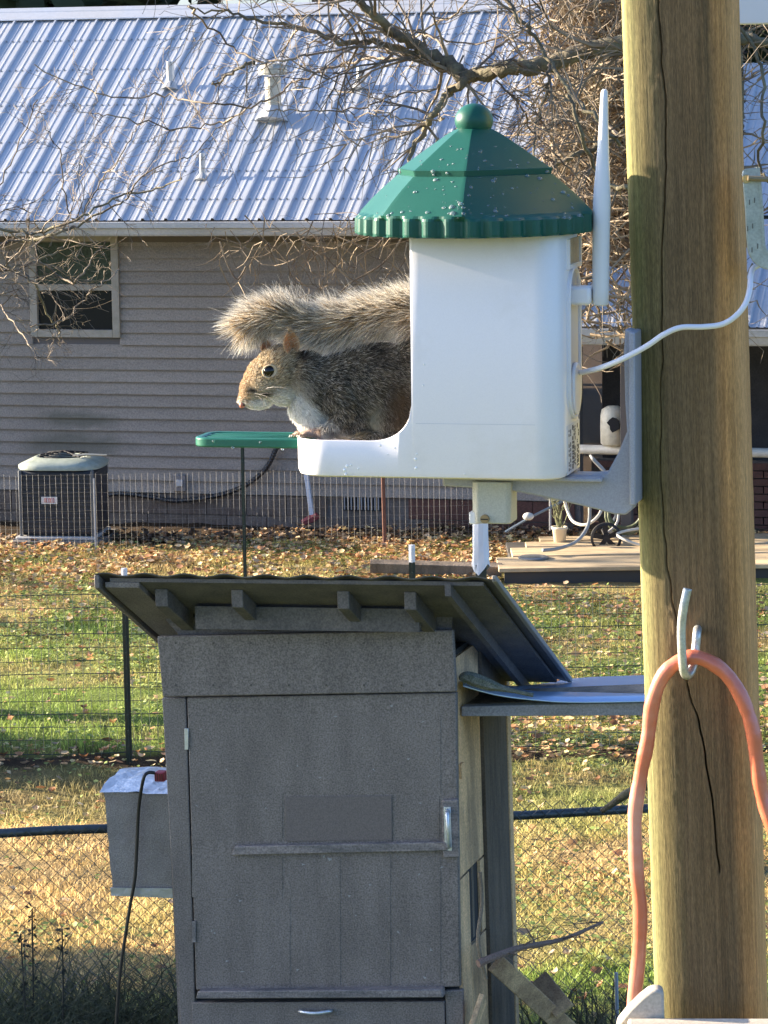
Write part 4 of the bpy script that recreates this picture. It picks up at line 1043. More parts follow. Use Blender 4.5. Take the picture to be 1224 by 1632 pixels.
for i in range(4, len(line), 3): twigs(bm_, line[i], (rg.gauss(0, 1), rg.gauss(0, 1), rg.gauss(.3, .6)), .14, .004, 1, rg)
o = bm_.build("fallen_branch", mat("branch_red", (.2, .13, .10), .85, fine=.3, fscale=150), None); o['label'] = "thin reddish branch caught beside the cabinet above the broken boards"; o['category'] = "branch"
o = MB().tube(smooth_path([P(765, 1390, 11.22), P(768, 1440, 11.22), P(762, 1500, 11.2), P(775, 1560, 11.25)], 5), .007, 6).build("stick", m_old, None); o['label'] = "dry stick standing inside the hole in the cabinet side"; o['category'] = "stick"
# slim pale stake near the rail
o = MB().tube([P(984, 1640, 12.6), P(982, 1550, 12.6)], .008, 6).build("pale_stake", mat("stake_pale", (.3, .33, .36), .6)); o['label'] = "thin grey stake in the shaded grass left of the hose"; o['category'] = "stake"

# weeds at lower left
def weed_clump(name, cx, cy, rad, n, hmin, hmax, wdt, colr, seed, label, lean=.6):
    g = np.random.default_rng(seed); V = []; T = []; C = []
    a = g.random(n) * 6.283; r = rad * np.sqrt(g.random(n)); bx_ = cx + r * np.cos(a); by_ = cy + r * np.sin(a) * .7
    hh = hmin + (hmax - hmin) * g.random(n) ** 1.4; b = g.random(n) * 6.283; ln = lean * hh * (.3 + g.random(n)); w2 = g.random(n) * 3.14
    wv = np.stack([np.cos(w2), np.sin(w2), 0 * w2], -1) * wdt; dirv = np.stack([np.cos(b), np.sin(b), 0 * b], -1)
    base = np.stack([bx_, by_, 0 * bx_ - .02], -1); S = []
    for t, wf in ((0, .7), (.35, 1), (.7, .75), (1, .1)):
        c = base + dirv * (ln * t ** 2)[:, None] + np.array([0, 0, 1]) * (hh * (t - .28 * t ** 3))[:, None]
        S += [c - wv * wf, c + wv * wf]
    V = np.stack(S, 1).reshape(-1, 3); o_ = np.arange(n)[:, None] * 8
    Q = np.concatenate([o_ + np.array([2 * i, 2 * i + 1, 2 * i + 3, 2 * i + 2]) for i in range(3)], 0)
    C = np.repeat(np.array(colr) * (.4 + 1.1 * g.random(n))[:, None], 8, 0)
    o = bpy.data.objects.new(name, np_mesh(name, V, Q, mat("grass_mat"), C)); link(o, kind='stuff'); o['label'] = label; o['category'] = "weeds"
q = P(110, 1700, 12.4); 
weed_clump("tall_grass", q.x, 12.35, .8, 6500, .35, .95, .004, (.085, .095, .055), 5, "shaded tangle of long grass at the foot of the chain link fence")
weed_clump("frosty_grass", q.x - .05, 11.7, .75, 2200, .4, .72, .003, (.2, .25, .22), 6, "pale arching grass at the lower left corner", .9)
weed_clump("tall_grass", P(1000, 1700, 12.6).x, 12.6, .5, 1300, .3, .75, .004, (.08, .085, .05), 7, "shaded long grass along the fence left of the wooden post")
def stalk(px, pyt, pyb, D, seed, label):
    rg = random.Random(seed); b_ = P(px, pyb, D); b_.z = 0; t_ = P(px + rg.uniform(-6, 16), pyt, D)
    mb = MB(); sp = smooth_path([b_, b_.lerp(t_, .5) + Vector((rg.uniform(-.02, .02), 0, 0)), t_], 7)
    mb.tube(sp, [.006 - .0002 * i for i in range(len(sp))], 5); o = mb.build("weed_stalk", mat("stalk_dark", (.03, .03, .022), .8), None)
    lf = MB()
    for i in range(4, len(sp)):
        for q_ in range(8):
            d = Vector((rg.gauss(0, 1), rg.gauss(0, 1), rg.gauss(0, .9))).normalized(); e_ = d.orthogonal().normalized()
            s_ = rg.uniform(.006, .017); c = sp[i] + d * .006
            lf.add([c, c + d * s_ + e_ * s_ * .4, c + d * s_ * 1.8, c + d * s_ - e_ * s_ * .4], [(0, 1, 2, 3)])
    lf.build("seed_heads", mat("stalk_leaf", (.028, .03, .02), .8), o, kind='stuff'); o['label'] = label; o['category'] = "weed"
stalk(36, 1488, 1700, 12.3, 1, "dark dried weed stalk, leftmost in the lower left corner")
stalk(84, 1480, 1700, 12.25, 2, "dark dried weed stalk right of the leftmost one")
stalk(52, 1448, 1700, 12.5, 3, "tallest dried weed stalk before the chain link fence")

# ================================================================== PLATFORM AND YARD THINGS, RIGHT
pf0 = G(800, 905, .12)
pfm = thing("wood_platform", (pf0.x, pf0.y, 0), "low sunlit plank platform on the lawn left of the post", "platform")
m_pb = mat("platform_board", (.62, .48, .29), .75, col2=(.34, .26, .16), nscale=5, nstretch=(.4, 2, 1), random_tint=.1, fine=.12)
rows = [(906, 888), (886, 873), (871, 864), (862, 856)]
for i, (ya, yb2) in enumerate(rows):
    y0 = G(800, ya, .12).y - pf0.y; y1 = G(800, yb2, .12).y - pf0.y
    x0 = G(795 + i * 22, ya, .12).x - pf0.x
    MB().box(x0, 3.4, y0 + .006, y1 - .006, .085, .12).build("deck_board", m_pb, pfm, bevel=.004)
yE = G(800, 856, .12).y - pf0.y
MB().box(.02, 3.4, .0, .03, -.05, .084).build("front_board", mat("deck_dark", (.06, .055, .05), .85), pfm)
MB().box(.1, 3.4, .1, yE - .05, -.05, .08).build("joists", mat("deck_dark"), pfm)
plank("landscape_timber", P(590, 902, 26.35), P(800, 908, 26.3), .09, .09, m_old, "dark timber edging lying on the lawn behind the cabinet roof", "timber")
# hose reel cart
wc = P(964, 853, 27.5); zr = .115
hr = thing("hose_reel_cart", (wc.x, wc.y, .0), "garden hose reel cart with a black spoked wheel left of the post", "hose reel")
m_blk_ = mat("wheel_black", (.008, .008, .009), .6)
zc = wc.z; RW = .5 * 50 * 27.5 / FOC
def wheel(yo):
    wM = MB(); n = 28; vs = []
    for rr__ in ((RW * .84, -.03), (RW, -.022), (RW, .022), (RW * .84, .03)):
        for i in range(n): a = 2 * math.pi * i / n; vs.append((rr__[0] * math.cos(a), rr__[1] + yo, zc + rr__[0] * math.sin(a)))
    wM.add(vs, [(j * n + i, j * n + (i + 1) % n, ((j + 1) % 4) * n + (i + 1) % n, ((j + 1) % 4) * n + i) for j in range(4) for i in range(n)])
    wo_ = wM.build("wheel", m_blk_, hr)
    MB().prism([(RW * .24 * math.cos(a), zc + RW * .24 * math.sin(a)) for a in np.linspace(0, 2 * math.pi, 13)[:-1]], yo - .035, yo + .035).build("hub", m_blk_, wo_)
    for i in range(5):
        a = .4 + 2 * math.pi * i / 5; c_, s__ = math.cos(a), math.sin(a); w3, w4 = RW * .13, RW * .19
        MB().prism([(RW * .2 * c_ + w3 * s__, zc + RW * .2 * s__ - w3 * c_), (RW * .86 * c_ + w4 * s__, zc + RW * .86 * s__ - w4 * c_), (RW * .86 * c_ - w4 * s__, zc + RW * .86 * s__ + w4 * c_), (RW * .2 * c_ - w3 * s__, zc + RW * .2 * s__ + w3 * c_)], yo - .012, yo + .012).build("spoke", m_blk_, wo_)
wheel(-.16); wheel(.38)
MB().tube([(0, -.17, zc), (0, .4, zc)], .012, 8).build("axle", m_blk_, hr)
fr = MB(); 
for yo in (.05, .33):
    fr.tube(smooth_path([(0, yo, zc), (.12, yo, .3), (.1, yo, .6), (-.1, yo, .85)], 4), .012, 8); fr.tube([(0, yo, zc), (.5, yo, .03)], .012, 8)
fr.tube([(-.1, .05, .85), (-.1, .33, .85)], .012, 8); fr.build("cart_frame", mat("tube_grey", (.35, .35, .34), .5), hr)
for i, (rr__, cc) in enumerate(((.16, .35), (.18, .34), (.15, .36))):
    MB().tube([(.2 + rr__ * math.cos(a), .1 + .07 * i, cc + rr__ * math.sin(a)) for a in np.linspace(0, 6.283, 22)], .014, 6, False).build("hose_coil", mat("hose_green", (.10, .12, .07), .5), hr)
m_hw = mat("hose_pale", (.62, .58, .48), .5)
for i, (ln_, lb, mm, rr__) in enumerate([
    ([(898, 790, 27.4), (905, 815, 27.4), (915, 832, 27.3), (935, 836, 27.2), (955, 820, 27.2), (962, 795, 27.3)], "pale hose looping down beside the reel cart", m_hw, .014),
    ([(940, 800, 27.0), (938, 835, 27.0), (920, 862, 26.9), (890, 874, 26.8), (865, 877, 26.7)], "grey hose curling down onto the platform", mat("hose_grey", (.28, .29, .28), .4), .016),
    ([(1040, 875, 27.2), (1000, 862, 27.2), (985, 850, 27.3), (1030, 842, 27.4), (1060, 850, 27.5)], "pale hose end lying right of the black wheel", m_hw, .013)]):
    o = MB().tube(smooth_path([P(a, b, c) for a, b, c in ln_], 6), rr__, 7).build("garden_hose", mm, None, smooth=True); o['label'] = lb; o['category'] = "hose"
o = MB(); c = P(850, 877, 26.6); o.rev([(.13, 0), (.135, .012), (.12, .02), (.02, .022)], 18, (c.x, c.y, .121)); o = o.build("round_plate", mat("plate_steel", (.35, .37, .38), .3, .7), None); o['label'] = "small round metal plate lying on the sunlit platform"; o['category'] = "plate"
pc = P(892, 873, 27.55); pot = thing("flower_pot", (pc.x, pc.y, 0.0), "small cream plastic flower pot with a dry plant beside the hoses", "flower pot")
MB().rev([(.045, .0), (.065, .16), (.075, .165), (.075, .185), (.06, .185), (.055, .15)], 16, (0, 0, P(892, 872, 27.55).z)).build("pot", mat("pot_cream", (.68, .60, .45), .5), pot, smooth=True)
tq = MB(); rg = random.Random(9)
for i in range(9): twigs(tq, Vector((rg.uniform(-.03, .03), 0, .25)), (rg.gauss(0, .35), rg.gauss(0, .3), 1), .3, .005, 1, rg)
tq.build("dry_plant", mat("dry_green", (.16, .17, .08), .8), pot)
o = MB().tube([P(877, 845, 28.0), P(877, 770, 28.0)], .011, 6).build("pale_stake", mat("stake_grey", (.35, .36, .37), .5)); o['label'] = "slim pale stake left of the flower pot"; o['category'] = "stake"
o = MB().tube([P(805, 848, 27.5), P(842, 826, 27.5), P(935, 780, 27.7), P(990, 755, 27.8)], .013, 6).build("leaning_pole", mat("pole_blue", (.12, .16, .2), .45)); o['label'] = "thin blue grey pole leaning behind the feeder bracket"; o['category'] = "pole"
o = MB(); c = P(842, 823, 27.4); o.ell(c, (.05, .05, .035), 12, 8); o = o.build("pale_stone", mat("stone_pale", (.5, .5, .46), .7), None, smooth=True); o['label'] = "round pale stone beside the leaning pole"; o['category'] = "stone"
# sleeve on a stake behind the feeder socket
sl0 = P(768, 1180, 20.2)
sk = thing("sleeved_stake", (sl0.x, 20.0, 0), "stake wearing a torn white plastic sleeve, below the feeder's socket", "stake")
zt_ = P(768, 800, 20.0).z; zs = P(768, 904, 20.0).z
MB().box(-.035, .035, -.03, .03, -.05, zs + .02).build("stake_shaft", m_tp, sk)
sv = MB(); vs = []; nr = 9
rb = random.Random(12)
for i in range(nr):
    t = i / (nr - 1); z = zs + (zt_ - zs) * t; w5 = .058 - .012 * t
    for kx in range(10):
        a = 2 * math.pi * kx / 10
        vs.append((w5 * math.cos(a) * (1 + rb.uniform(-.06, .06)) , w5 * .7 * math.sin(a) * (1 + rb.uniform(-.1, .1)), z + (rb.uniform(-.05, .03) if i == 0 else 0)))
sv.add(vs, [(i * 10 + kx, i * 10 + (kx + 1) % 10, (i + 1) * 10 + (kx + 1) % 10, (i + 1) * 10 + kx) for i in range(nr - 1) for kx in range(10)])
sv.build("plastic_sleeve", mat("sleeve_white", (.72, .75, .8), .35), sk)

# ================================================================== WOODEN POST
PD = 3.06
pc0 = P(1110, 816, PD)
PM = frame(pc0, -R(14), -.030)
post = thing("wooden_post", PM, "thick weathered wooden post with a long crack, right of the bird feeder", "post")
UN = PD / FOC                                   # metres per photo pixel at this depth
hx_, hy_ = 88 * UN, 88 * UN; rc_ = 50 * UN
def sect(a):   # rounded square, half sizes hx_,hy_
    c, s = math.cos(a), math.sin(a)
    # superellipse between square and circle
    e = 4.0
    q = (abs(c / hx_) ** e + abs(s / hy_) ** e) ** (-1 / e)
    return q
zt_, zbm = (816 + 60) * UN, -(1632 - 816 + 60) * UN
crk = [(-100, 1050), (0, 1050), (60, 1053), (150, 1060), (190, 1062), (260, 1062), (330, 1057), (390, 1054), (480, 1054), (560, 1056), (640, 1052), (720, 1053), (820, 1057), (880, 1063), (950, 1073), (1010, 1083), (1100, 1101), (1170, 1120), (1260, 1135), (1340, 1143), (1380, 1146), (1700, 1150)]
crk2 = [(-100, 1120), (1270, 1106), (1310, 1109), (1400, 1110), (1500, 1116), (1632, 1133), (1720, 1140)]
def cxat(t, py):
    for (a, b), (c, d) in zip(t, t[1:]):
        if a <= py <= c: return b + (d - b) * (py - a) / (c - a)
    return t[-1][1]
def ang_of(px, py):  # polar angle of the front-face surface point under a photo pixel
    q = pl(PM, px, py, -hy_ * .97); return math.atan2(q.y, q.x)
rg = random.Random(2)
nz = 420; cols = None; vs = []; cc = []
offs = sorted(set([round(v, 5) for v in list(np.linspace(-.012, .012, 17)) + [0]]))
base_ang = list(np.linspace(0, 2 * math.pi, 97)[:-1])
px_noise = np.random.default_rng(4).normal(0, 1, 4000)
def wob(z, s, k): return vnoise(np.array([z * s + 31.7 * k]), np.array([k * 7.3]), 1.0, 77)[0] - .5
NA = len(base_ang) + 2 * 17
for i in range(nz + 1):
    z = zbm + (zt_ - zbm) * i / nz; py = 816 - z / UN
    a1 = ang_of(cxat(crk, py) + 2.2 * wob(z, 60, 1) * 2, py) % (2 * math.pi); a2 = ang_of(cxat(crk2, py) + 2 * wob(z, 60, 2) * 2, py) % (2 * math.pi)
    w1 = 1.0 if py < 1000 else (.9 if py < 1330 else max(0, 1 - (py - 1330) / 60))
    if 300 < py < 960: w1 *= .75 + .35 * wob(z, 22, 3)
    w2 = max(0, min(1, (py - 1265) / 40))
    an = [a for a in base_ang]
    # move the columns in the band between the cracks so that each crack owns a fixed set of columns
    fan = []
    for a0 in (a1, a2): fan.append([a0 + o_ for o_ in (-.06, -.03, -.02, -.014, -.011, -.009, -.006, -.003, 0, .003, .006, .009, .011, .014, .02, .03, .06)])
    lo1, hi1, lo2, hi2 = fan[0][0], fan[0][-1], fan[1][0], fan[1][-1]
    if lo2 < hi1 + .01:
        sh = hi1 + .01 - lo2; fan[1] = [q_ + sh for q_ in fan[1]]; lo2 += sh; hi2 += sh; w2 = 0
    nA, nB, nC = 62, 8, 96 - 62 - 8
    seq = [(hi2 + (2 * math.pi + R(150) - hi2) * j / 62, 0) for j in range(1, 62)]  # from crack2 round to the left
    ring = [(a, 0.0) for a in np.linspace(hi2 + .004, lo1 + 2 * math.pi - .004, 96)] + \
           [(a + 2 * math.pi, w1 * max(0, 1 - abs(a - a1) / .0150)) for a in fan[0]] + \
           [(a + 2 * math.pi, 0.0) for a in np.linspace(hi1 + .001, lo2 - .001, 14)] + \
           [(a + 2 * math.pi, w2 * max(0, 1 - abs(a - (a2 if w2 else -9)) / .0150)) for a in fan[1]]
    for a, g_ in ring:
        r = sect(a)
        grain = .00016 * math.sin(a * 61 + 3 * math.sin(z * 9)) + .00014 * math.sin(a * 143 + 5 * math.sin(z * 5 + 1))
        r += grain - g_ ** .5 * .019 if g_ > 0 else grain
        vs.append((r * math.cos(a), r * math.sin(a), z))
    NA = len(ring)
mb = MB(); mb.add(vs, [(i * NA + j, i * NA + (j + 1) % NA, (i + 1) * NA + (j + 1) % NA, (i + 1) * NA + j) for i in range(nz) for j in range(NA)] + [tuple(range(nz * NA, (nz + 1) * NA))])
# wood: left edge painted sunlit yellow, algae-green beside it, brown in the middle, fresher orange wood towards the right
mw = bpy.data.materials.new("post_wood"); mw.use_nodes = True; t = mw.node_tree; N = t.nodes; L = t.links; b = N["Principled BSDF"]
b.inputs["Roughness"].default_value = .82; b.inputs["Specular IOR Level"].default_value = .25
tc = N.new("ShaderNodeTexCoord"); sx = N.new("ShaderNodeSeparateXYZ"); L.new(tc.outputs["Object"], sx.inputs[0])
def noise(sc, st, det=6, rough=.6):
    m_ = N.new("ShaderNodeMapping"); m_.inputs["Scale"].default_value = st; L.new(tc.outputs["Object"], m_.inputs["Vector"])
    n_ = N.new("ShaderNodeTexNoise"); n_.inputs["Scale"].default_value = sc; n_.inputs["Detail"].default_value = det; n_.inputs["Roughness"].default_value = rough
    L.new(m_.outputs[0], n_.inputs["Vector"]); return n_.outputs[0]
def math_(op, a, b_, clamp=False):
    n_ = N.new("ShaderNodeMath"); n_.operation = op; n_.use_clamp = clamp
    for i, v in enumerate((a, b_)):
        if isinstance(v, (int, float)): n_.inputs[i].default_value = v
        else: L.new(v, n_.inputs[i])
    return n_.outputs[0]
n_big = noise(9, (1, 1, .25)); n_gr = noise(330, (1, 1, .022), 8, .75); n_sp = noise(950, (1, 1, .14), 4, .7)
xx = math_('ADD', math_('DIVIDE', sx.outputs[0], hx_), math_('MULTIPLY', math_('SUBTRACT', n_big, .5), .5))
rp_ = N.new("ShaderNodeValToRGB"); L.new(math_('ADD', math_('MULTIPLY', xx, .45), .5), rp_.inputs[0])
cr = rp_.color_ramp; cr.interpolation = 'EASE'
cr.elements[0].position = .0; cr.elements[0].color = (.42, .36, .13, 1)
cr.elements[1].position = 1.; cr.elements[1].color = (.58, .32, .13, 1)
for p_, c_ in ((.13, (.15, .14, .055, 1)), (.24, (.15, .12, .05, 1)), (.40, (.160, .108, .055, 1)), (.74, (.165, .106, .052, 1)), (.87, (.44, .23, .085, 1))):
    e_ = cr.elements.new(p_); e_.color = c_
def mult(c, fac_out, lo_, hi_, a=.3, b2=.7):
    m_ = N.new("ShaderNodeMapRange"); m_.inputs[1].default_value = a; m_.inputs[2].default_value = b2; m_.inputs[3].default_value = lo_; m_.inputs[4].default_value = hi_
    L.new(fac_out, m_.inputs[0]); x_ = N.new("ShaderNodeMix"); x_.data_type = 'RGBA'; x_.blend_type = 'MULTIPLY'; x_.inputs[0].default_value = 1
    L.new(c, x_.inputs[6]); L.new(m_.outputs[0], x_.inputs[7]); return x_.outputs[2]
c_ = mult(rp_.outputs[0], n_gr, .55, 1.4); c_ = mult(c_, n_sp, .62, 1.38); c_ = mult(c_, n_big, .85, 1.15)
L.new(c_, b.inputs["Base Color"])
bp = N.new("ShaderNodeBump"); bp.inputs["Strength"].default_value = .8; bp.inputs["Distance"].default_value = .0014
L.new(math_('ADD', n_gr, math_('MULTIPLY', n_sp, .5)), bp.inputs["Height"]); L.new(bp.outputs[0], b.inputs["Normal"])
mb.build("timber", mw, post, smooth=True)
# where the post's lower end meets the deck rail: rail cap boards
m_railw = mat("rail_wood", (.50, .45, .37), .8, col2=(.33, .29, .24), nscale=14, nstretch=(.2, 1, 1), bump=.6, bscale=60, bstretch=(.15, 1, 1), bdist=.002, fine=.15, fscale=300)
ra = P(984, 1634, 2.93); 
zr_ = P(1100, 1628, 2.93).z
RM = frame((ra.x, 2.93, zr_), -R(3))
drl = thing("deck_rail", RM, "grey weathered deck rail cap at the foot of the wooden post", "rail")
fy = -.03
MB().box(pl(RM, 1002, 1632, fy).x, .8, fy, fy + .040, -.04, pl(RM, 1100, 1622, fy + .040).z).build("front_cap", m_railw, drl, bevel=.003)
wy0 = fy + .043
def wq(a, b): q_ = pl(RM, a, b, wy0); return (q_.x, q_.z)
prof = [wq(983, 1650), wq(1060, 1650), wq(1058, 1581), wq(1045, 1577), wq(1034, 1581), wq(1020, 1592), wq(1002, 1610), wq(984, 1632)]
MB().prism(prof, wy0, wy0 + .022).build("end_wedge", m_railw, drl, bevel=.003)

# white edge of something at the upper right
q = P(1189, 39, 3.3)
o = thing("white_board", (q.x, 3.3, q.z), "plain white panel edge in the top right corner behind the post", "panel")
MB().box(-.03, .25, 0, .02, 0, .3).build("board", mat("panel_white", (.70, .68, .70), .5), o, bevel=.002)

# steel shelf bracket on the right of the post
BD = 2.98
def W(a, b, D=BD): return P(a, b, D)
bk_ = thing("steel_bracket", W(1195, 350), "slotted grey steel angle bracket screwed to the post at the right edge", "bracket")
Bi = bk_.matrix_world.inverted()
m_stl = mat("bracket_steel", (.42, .45, .43), .45, .55, col2=(.30, .33, .30), nscale=40, fine=.12, fscale=400)
path = smooth_path([Bi @ W(a, b) for a, b in ((1196, 268), (1199, 300), (1202, 340), (1204, 380), (1207, 400), (1218, 413), (1240, 416), (1300, 416))], 6)
vs = []; m_n = len(path)
for i, p in enumerate(path):
    t_ = (path[min(i + 1, m_n - 1)] - path[max(i - 1, 0)]).normalized(); nrm = Vector((t_.z, 0, -t_.x))
    wv = nrm * 14 * UN * (.62 if i == 0 else (.9 if i == 1 else 1)); dy = Vector((0, .0022, 0))
    vs += [p - wv - dy, p + wv - dy, p + wv + dy, p - wv + dy]
bm2 = MB(); bm2.add(vs, [(i * 4 + j, i * 4 + (j + 1) % 4, (i + 1) * 4 + (j + 1) % 4, (i + 1) * 4 + j) for i in range(m_n - 1) for j in range(4)] + [(3, 2, 1, 0), tuple(range(4 * m_n - 4, 4 * m_n))])
strap = bm2.build("strap", m_stl, bk_, bevel=.0008)
vs = []
for i, p in enumerate(path):   # folded-back flange on the post side
    t_ = (path[min(i + 1, m_n - 1)] - path[max(i - 1, 0)]).normalized(); nrm = Vector((t_.z, 0, -t_.x)); wv = nrm * 14 * UN
    q = p - wv * (1 if wv.x > 0 else 1)
    vs += [q - Vector((.0, .003, 0)), q + nrm * .0025 - Vector((0, .003, 0)), q + nrm * .0025 + Vector((0, .02, 0)), q + Vector((0, .02, 0))]
MB().add(vs, [(i * 4 + j, i * 4 + (j + 1) % 4, (i + 1) * 4 + (j + 1) % 4, (i + 1) * 4 + j) for i in range(m_n - 1) for j in range(4)]).build("flange", m_stl, bk_)
for (a, b) in ((1191, 322), (1199, 319), (1188, 364), (1196, 360), (1195, 398), (1204, 392)):
    c = Bi @ W(a + 3, b); MB().box(c.x - .0005, c.x + .0005, -.0030, -.0024, c.z - .0024, c.z + .0024).build("slot", mat("slot_shadow", (.12, .12, .11), .7), bk_)
c = Bi @ W(1189, 285); MB().tube([c + Vector((0, -.001, 0)), c + Vector((0, -.006, 0))], [.0045, .0038], 12).build("screw_head", mat("brass", (.50, .38, .18), .35, .8), bk_)
MB().tube([Bi @ W(1192, 284, 2.97), Bi @ W(1300, 290, 2.97)], .0026, 8).build("rod", mat("rod_rust", (.25, .2, .12), .6, .4), bk_)
MB().tube([Bi @ W(1206, 346, 2.985), Bi @ W(1300, 347, 2.985)], .0018, 8).build("dark_wire", m_dk, bk_)

# J hook and the orange hose draped over it
yh_ = -hy_
hk = thing("steel_hook", PM @ Matrix.Translation(pl(PM, 1100, 1010, -hy_)), "galvanised steel hook on the post with the orange hose hanging from it", "hook")
Hi = hk.matrix_world.inverted()
def hp_(px, py, y): return Hi @ (PM @ pl(PM, px, py, y))
hpts = [hp_(1112, 1000, -hy_ + .012), hp_(1111, 1008, -hy_ - .012), hp_(1109, 1030, -hy_ - .016), hp_(1105, 1060, -hy_ - .020), hp_(1097, 1076, -hy_ - .030), hp_(1090, 1070, -hy_ - .040), hp_(1087, 1040, -hy_ - .044), hp_(1086, 1000, -hy_ - .045), hp_(1090, 965, -hy_ - .046), hp_(1096, 938, -hy_ - .044)]
MB().tube(smooth_path(hpts, 6), .0043, 12).build("hook_rod", mat("hook_galv", (.60, .61, .58), .38, .6, col2=(.42, .43, .40), nscale=90, fine=.15, fscale=500), hk, smooth=True)
hs = [(1004, 1680, -.02), (1010, 1600, -.02), (1018, 1520, -.02), (1020, 1450, -.02), (1014, 1380, -.02), (1012, 1300, -.02), (1022, 1230, -.02), (1032, 1180, -.022), (1040, 1120, -.026), (1058, 1075, -.03), (1090, 1050, -.030), (1120, 1050, -.030), (1155, 1072, -.03), (1182, 1112, -.03), (1200, 1165, -.03), (1207, 1220, -.03), (1215, 1270, -.03), (1232, 1320, -.03), (1260, 1400, -.03)]
hw = smooth_path([PM @ pl(PM, a, b, -hy_ + c) for a, b, c in hs], 10)
rg = random.Random(6)
m_hose = mat("orange_hose", (.60, .15, .075), .3, col2=(.76, .38, .29), nscale=7, nstretch=(1, 1, 1), contrast=(.45, .7), bump=.35, bscale=45, bdist=.002, spec=.85)  # faded orange; the paler mix also stands for the sun's highlight
o = MB().tube(hw, [.0072 + .0003 * math.sin(i * .5) + rg.uniform(-.0002, .0002) for i in range(len(hw))], 20).build("orange_hose", m_hose, None, smooth=True)
o['label'] = "faded orange hose looped over the steel hook on the post"; o['category'] = "hose"

# ================================================================== BIRD FEEDER
FD = 3.05
fo = P(760, 765, FD)
FM = frame(fo, -R(14))
feeder = thing("bird_feeder", FM, "white plastic smart bird feeder with fluted green roof, the squirrel sitting inside", "bird feeder")
def f(px, py, y=0.): q = pl(FM, px, py, y); return q.x, q.z
m_fw = mat("feeder_white", (.80, .775, .80), .34, col2=(.70, .67, .66), nscale=14, contrast=(.52, .85), spec=.5, fine=.02, fscale=900)
m_fg = mat("feeder_green", (.009, .080, .058), .42, spec=.32, fine=.05, fscale=600)
YN, YFAR = -.055, .055
xL = f(481, 735, -.012)[0]; xRt = f(912, 600, .0)[0]
z_top = f(760, 370, YN)[1]; z_bot = f(700, 764, YN)[1]
def yn_x(px): return f(px, 600, YN)[0]
x_in = yn_x(655); z_l0 = f(560, 702, YN)[1]
# plan outline, from the middle of the far side round the left end, near side, right end (ccw from above is x->)
rl, rr2 = .034, .026
def outline():
    pts = []
    def arc(cx, cy, r, a0, a1, n):
        for i in range(n + 1):
            a = a0 + (a1 - a0) * i / n; pts.append((cx + r * math.cos(a), cy + r * math.sin(a)))
    arc(xL + rl, YFAR - rl, rl, math.pi / 2, math.pi, 12); arc(xL + rl, YN + rl, rl, math.pi, 1.5 * math.pi, 12)
    fine_x = list(np.linspace(xL + rl + .004, yn_x(585), 8)) + list(np.linspace(yn_x(588), x_in - .00005, 16)) + [x_in + .00005, x_in + .0012, x_in + .003] + list(np.linspace(x_in + .01, xRt - rr2 - .002, 8))
    for x in fine_x: pts.append((x, YN))
    arc(xRt - rr2, YN + rr2, rr2, 1.5 * math.pi, 2 * math.pi, 10); arc(xRt - rr2, YFAR - rr2, rr2, 0, math.pi / 2, 10)
    for x in reversed(fine_x): pts.append((x, YFAR))
    return pts
ol = outline()
z_fil = f(650, 640, YN)[1]; x_f0 = yn_x(585)
def ztop_at(x):
    if x > x_in: return z_top - (.0035 if x < x_in + .001 else (.001 if x < x_in + .0025 else 0))
    if x <= x_f0: return z_l0
    t = (x - x_f0) / (x_in - x_f0); t = min(1, max(0, t))
    return z_l0 + (z_fil - z_l0) * (1 - (1 - t ** 2.3) ** (1 / 2.3))
n = len(ol); th_ = .0028; vs = []; fs = []
def inward(i):
    a = Vector(ol[(i - 1) % n]); b = Vector(ol[(i + 1) % n]); d = (b - a).normalized(); return Vector((-d.y, d.x))
lev = 6
for i, (x, y) in enumerate(ol):
    nn = inward(i); zt = ztop_at(x); xi, yi = x + nn.x * th_, y + nn.y * th_
    # outer, bottom rounded
    vs += [(x + nn.x * .006, y + nn.y * .006, z_bot), (x + nn.x * .0018, y + nn.y * .0018, z_bot + .0016), (x, y, z_bot + .006), (x, y, zt - .0012), (x + nn.x * .0008, y + nn.y * .0008, zt), (xi - nn.x * .0008, yi - nn.y * .0008, zt), (xi, yi, zt - .0012), (xi, yi, z_bot + .004)]
K = 8
for i in range(n):
    j = (i + 1) % n
    for q_ in range(K - 1): fs.append((i * K + q_, j * K + q_, j * K + q_ + 1, i * K + q_ + 1))
fs.append(tuple(reversed([i * K for i in range(n)])))
shell = MB(); shell.add(vs, fs); sh = shell.build("housing", m_fw, feeder, smooth=True)
sh.data.set_sharp_from_angle(angle=R(40))
# seam line on the side, tray floor, inner bulkhead, cap plate
zfl = f(560, 710, 0)[1]
MB().prism_z([(x + inward(i).x * .004, y + inward(i).y * .004) for i, (x, y) in enumerate(ol)], zfl - .004, zfl).build("tray_floor", m_fw, feeder)
MB().box(yn_x(760), yn_x(763), YN + .004, YFAR - .004, zfl, z_top - .004).build("bulkhead", m_fw, feeder)
MB().prism_z([(x, y) for x, y in ol if x > x_in + .001][::1], z_top + .0005, z_top + .004).build("cap_plate", m_fw, feeder)
m_seam = mat("seam_grey", (.55, .56, .6), .5)
zs_ = f(760, 676, YN)[1]
MB().box(x_in + .004, xRt - rr2, YN - .00025, YN + .0005, zs_ - .0002, zs_ + .0002).build("seam", m_seam, sh)
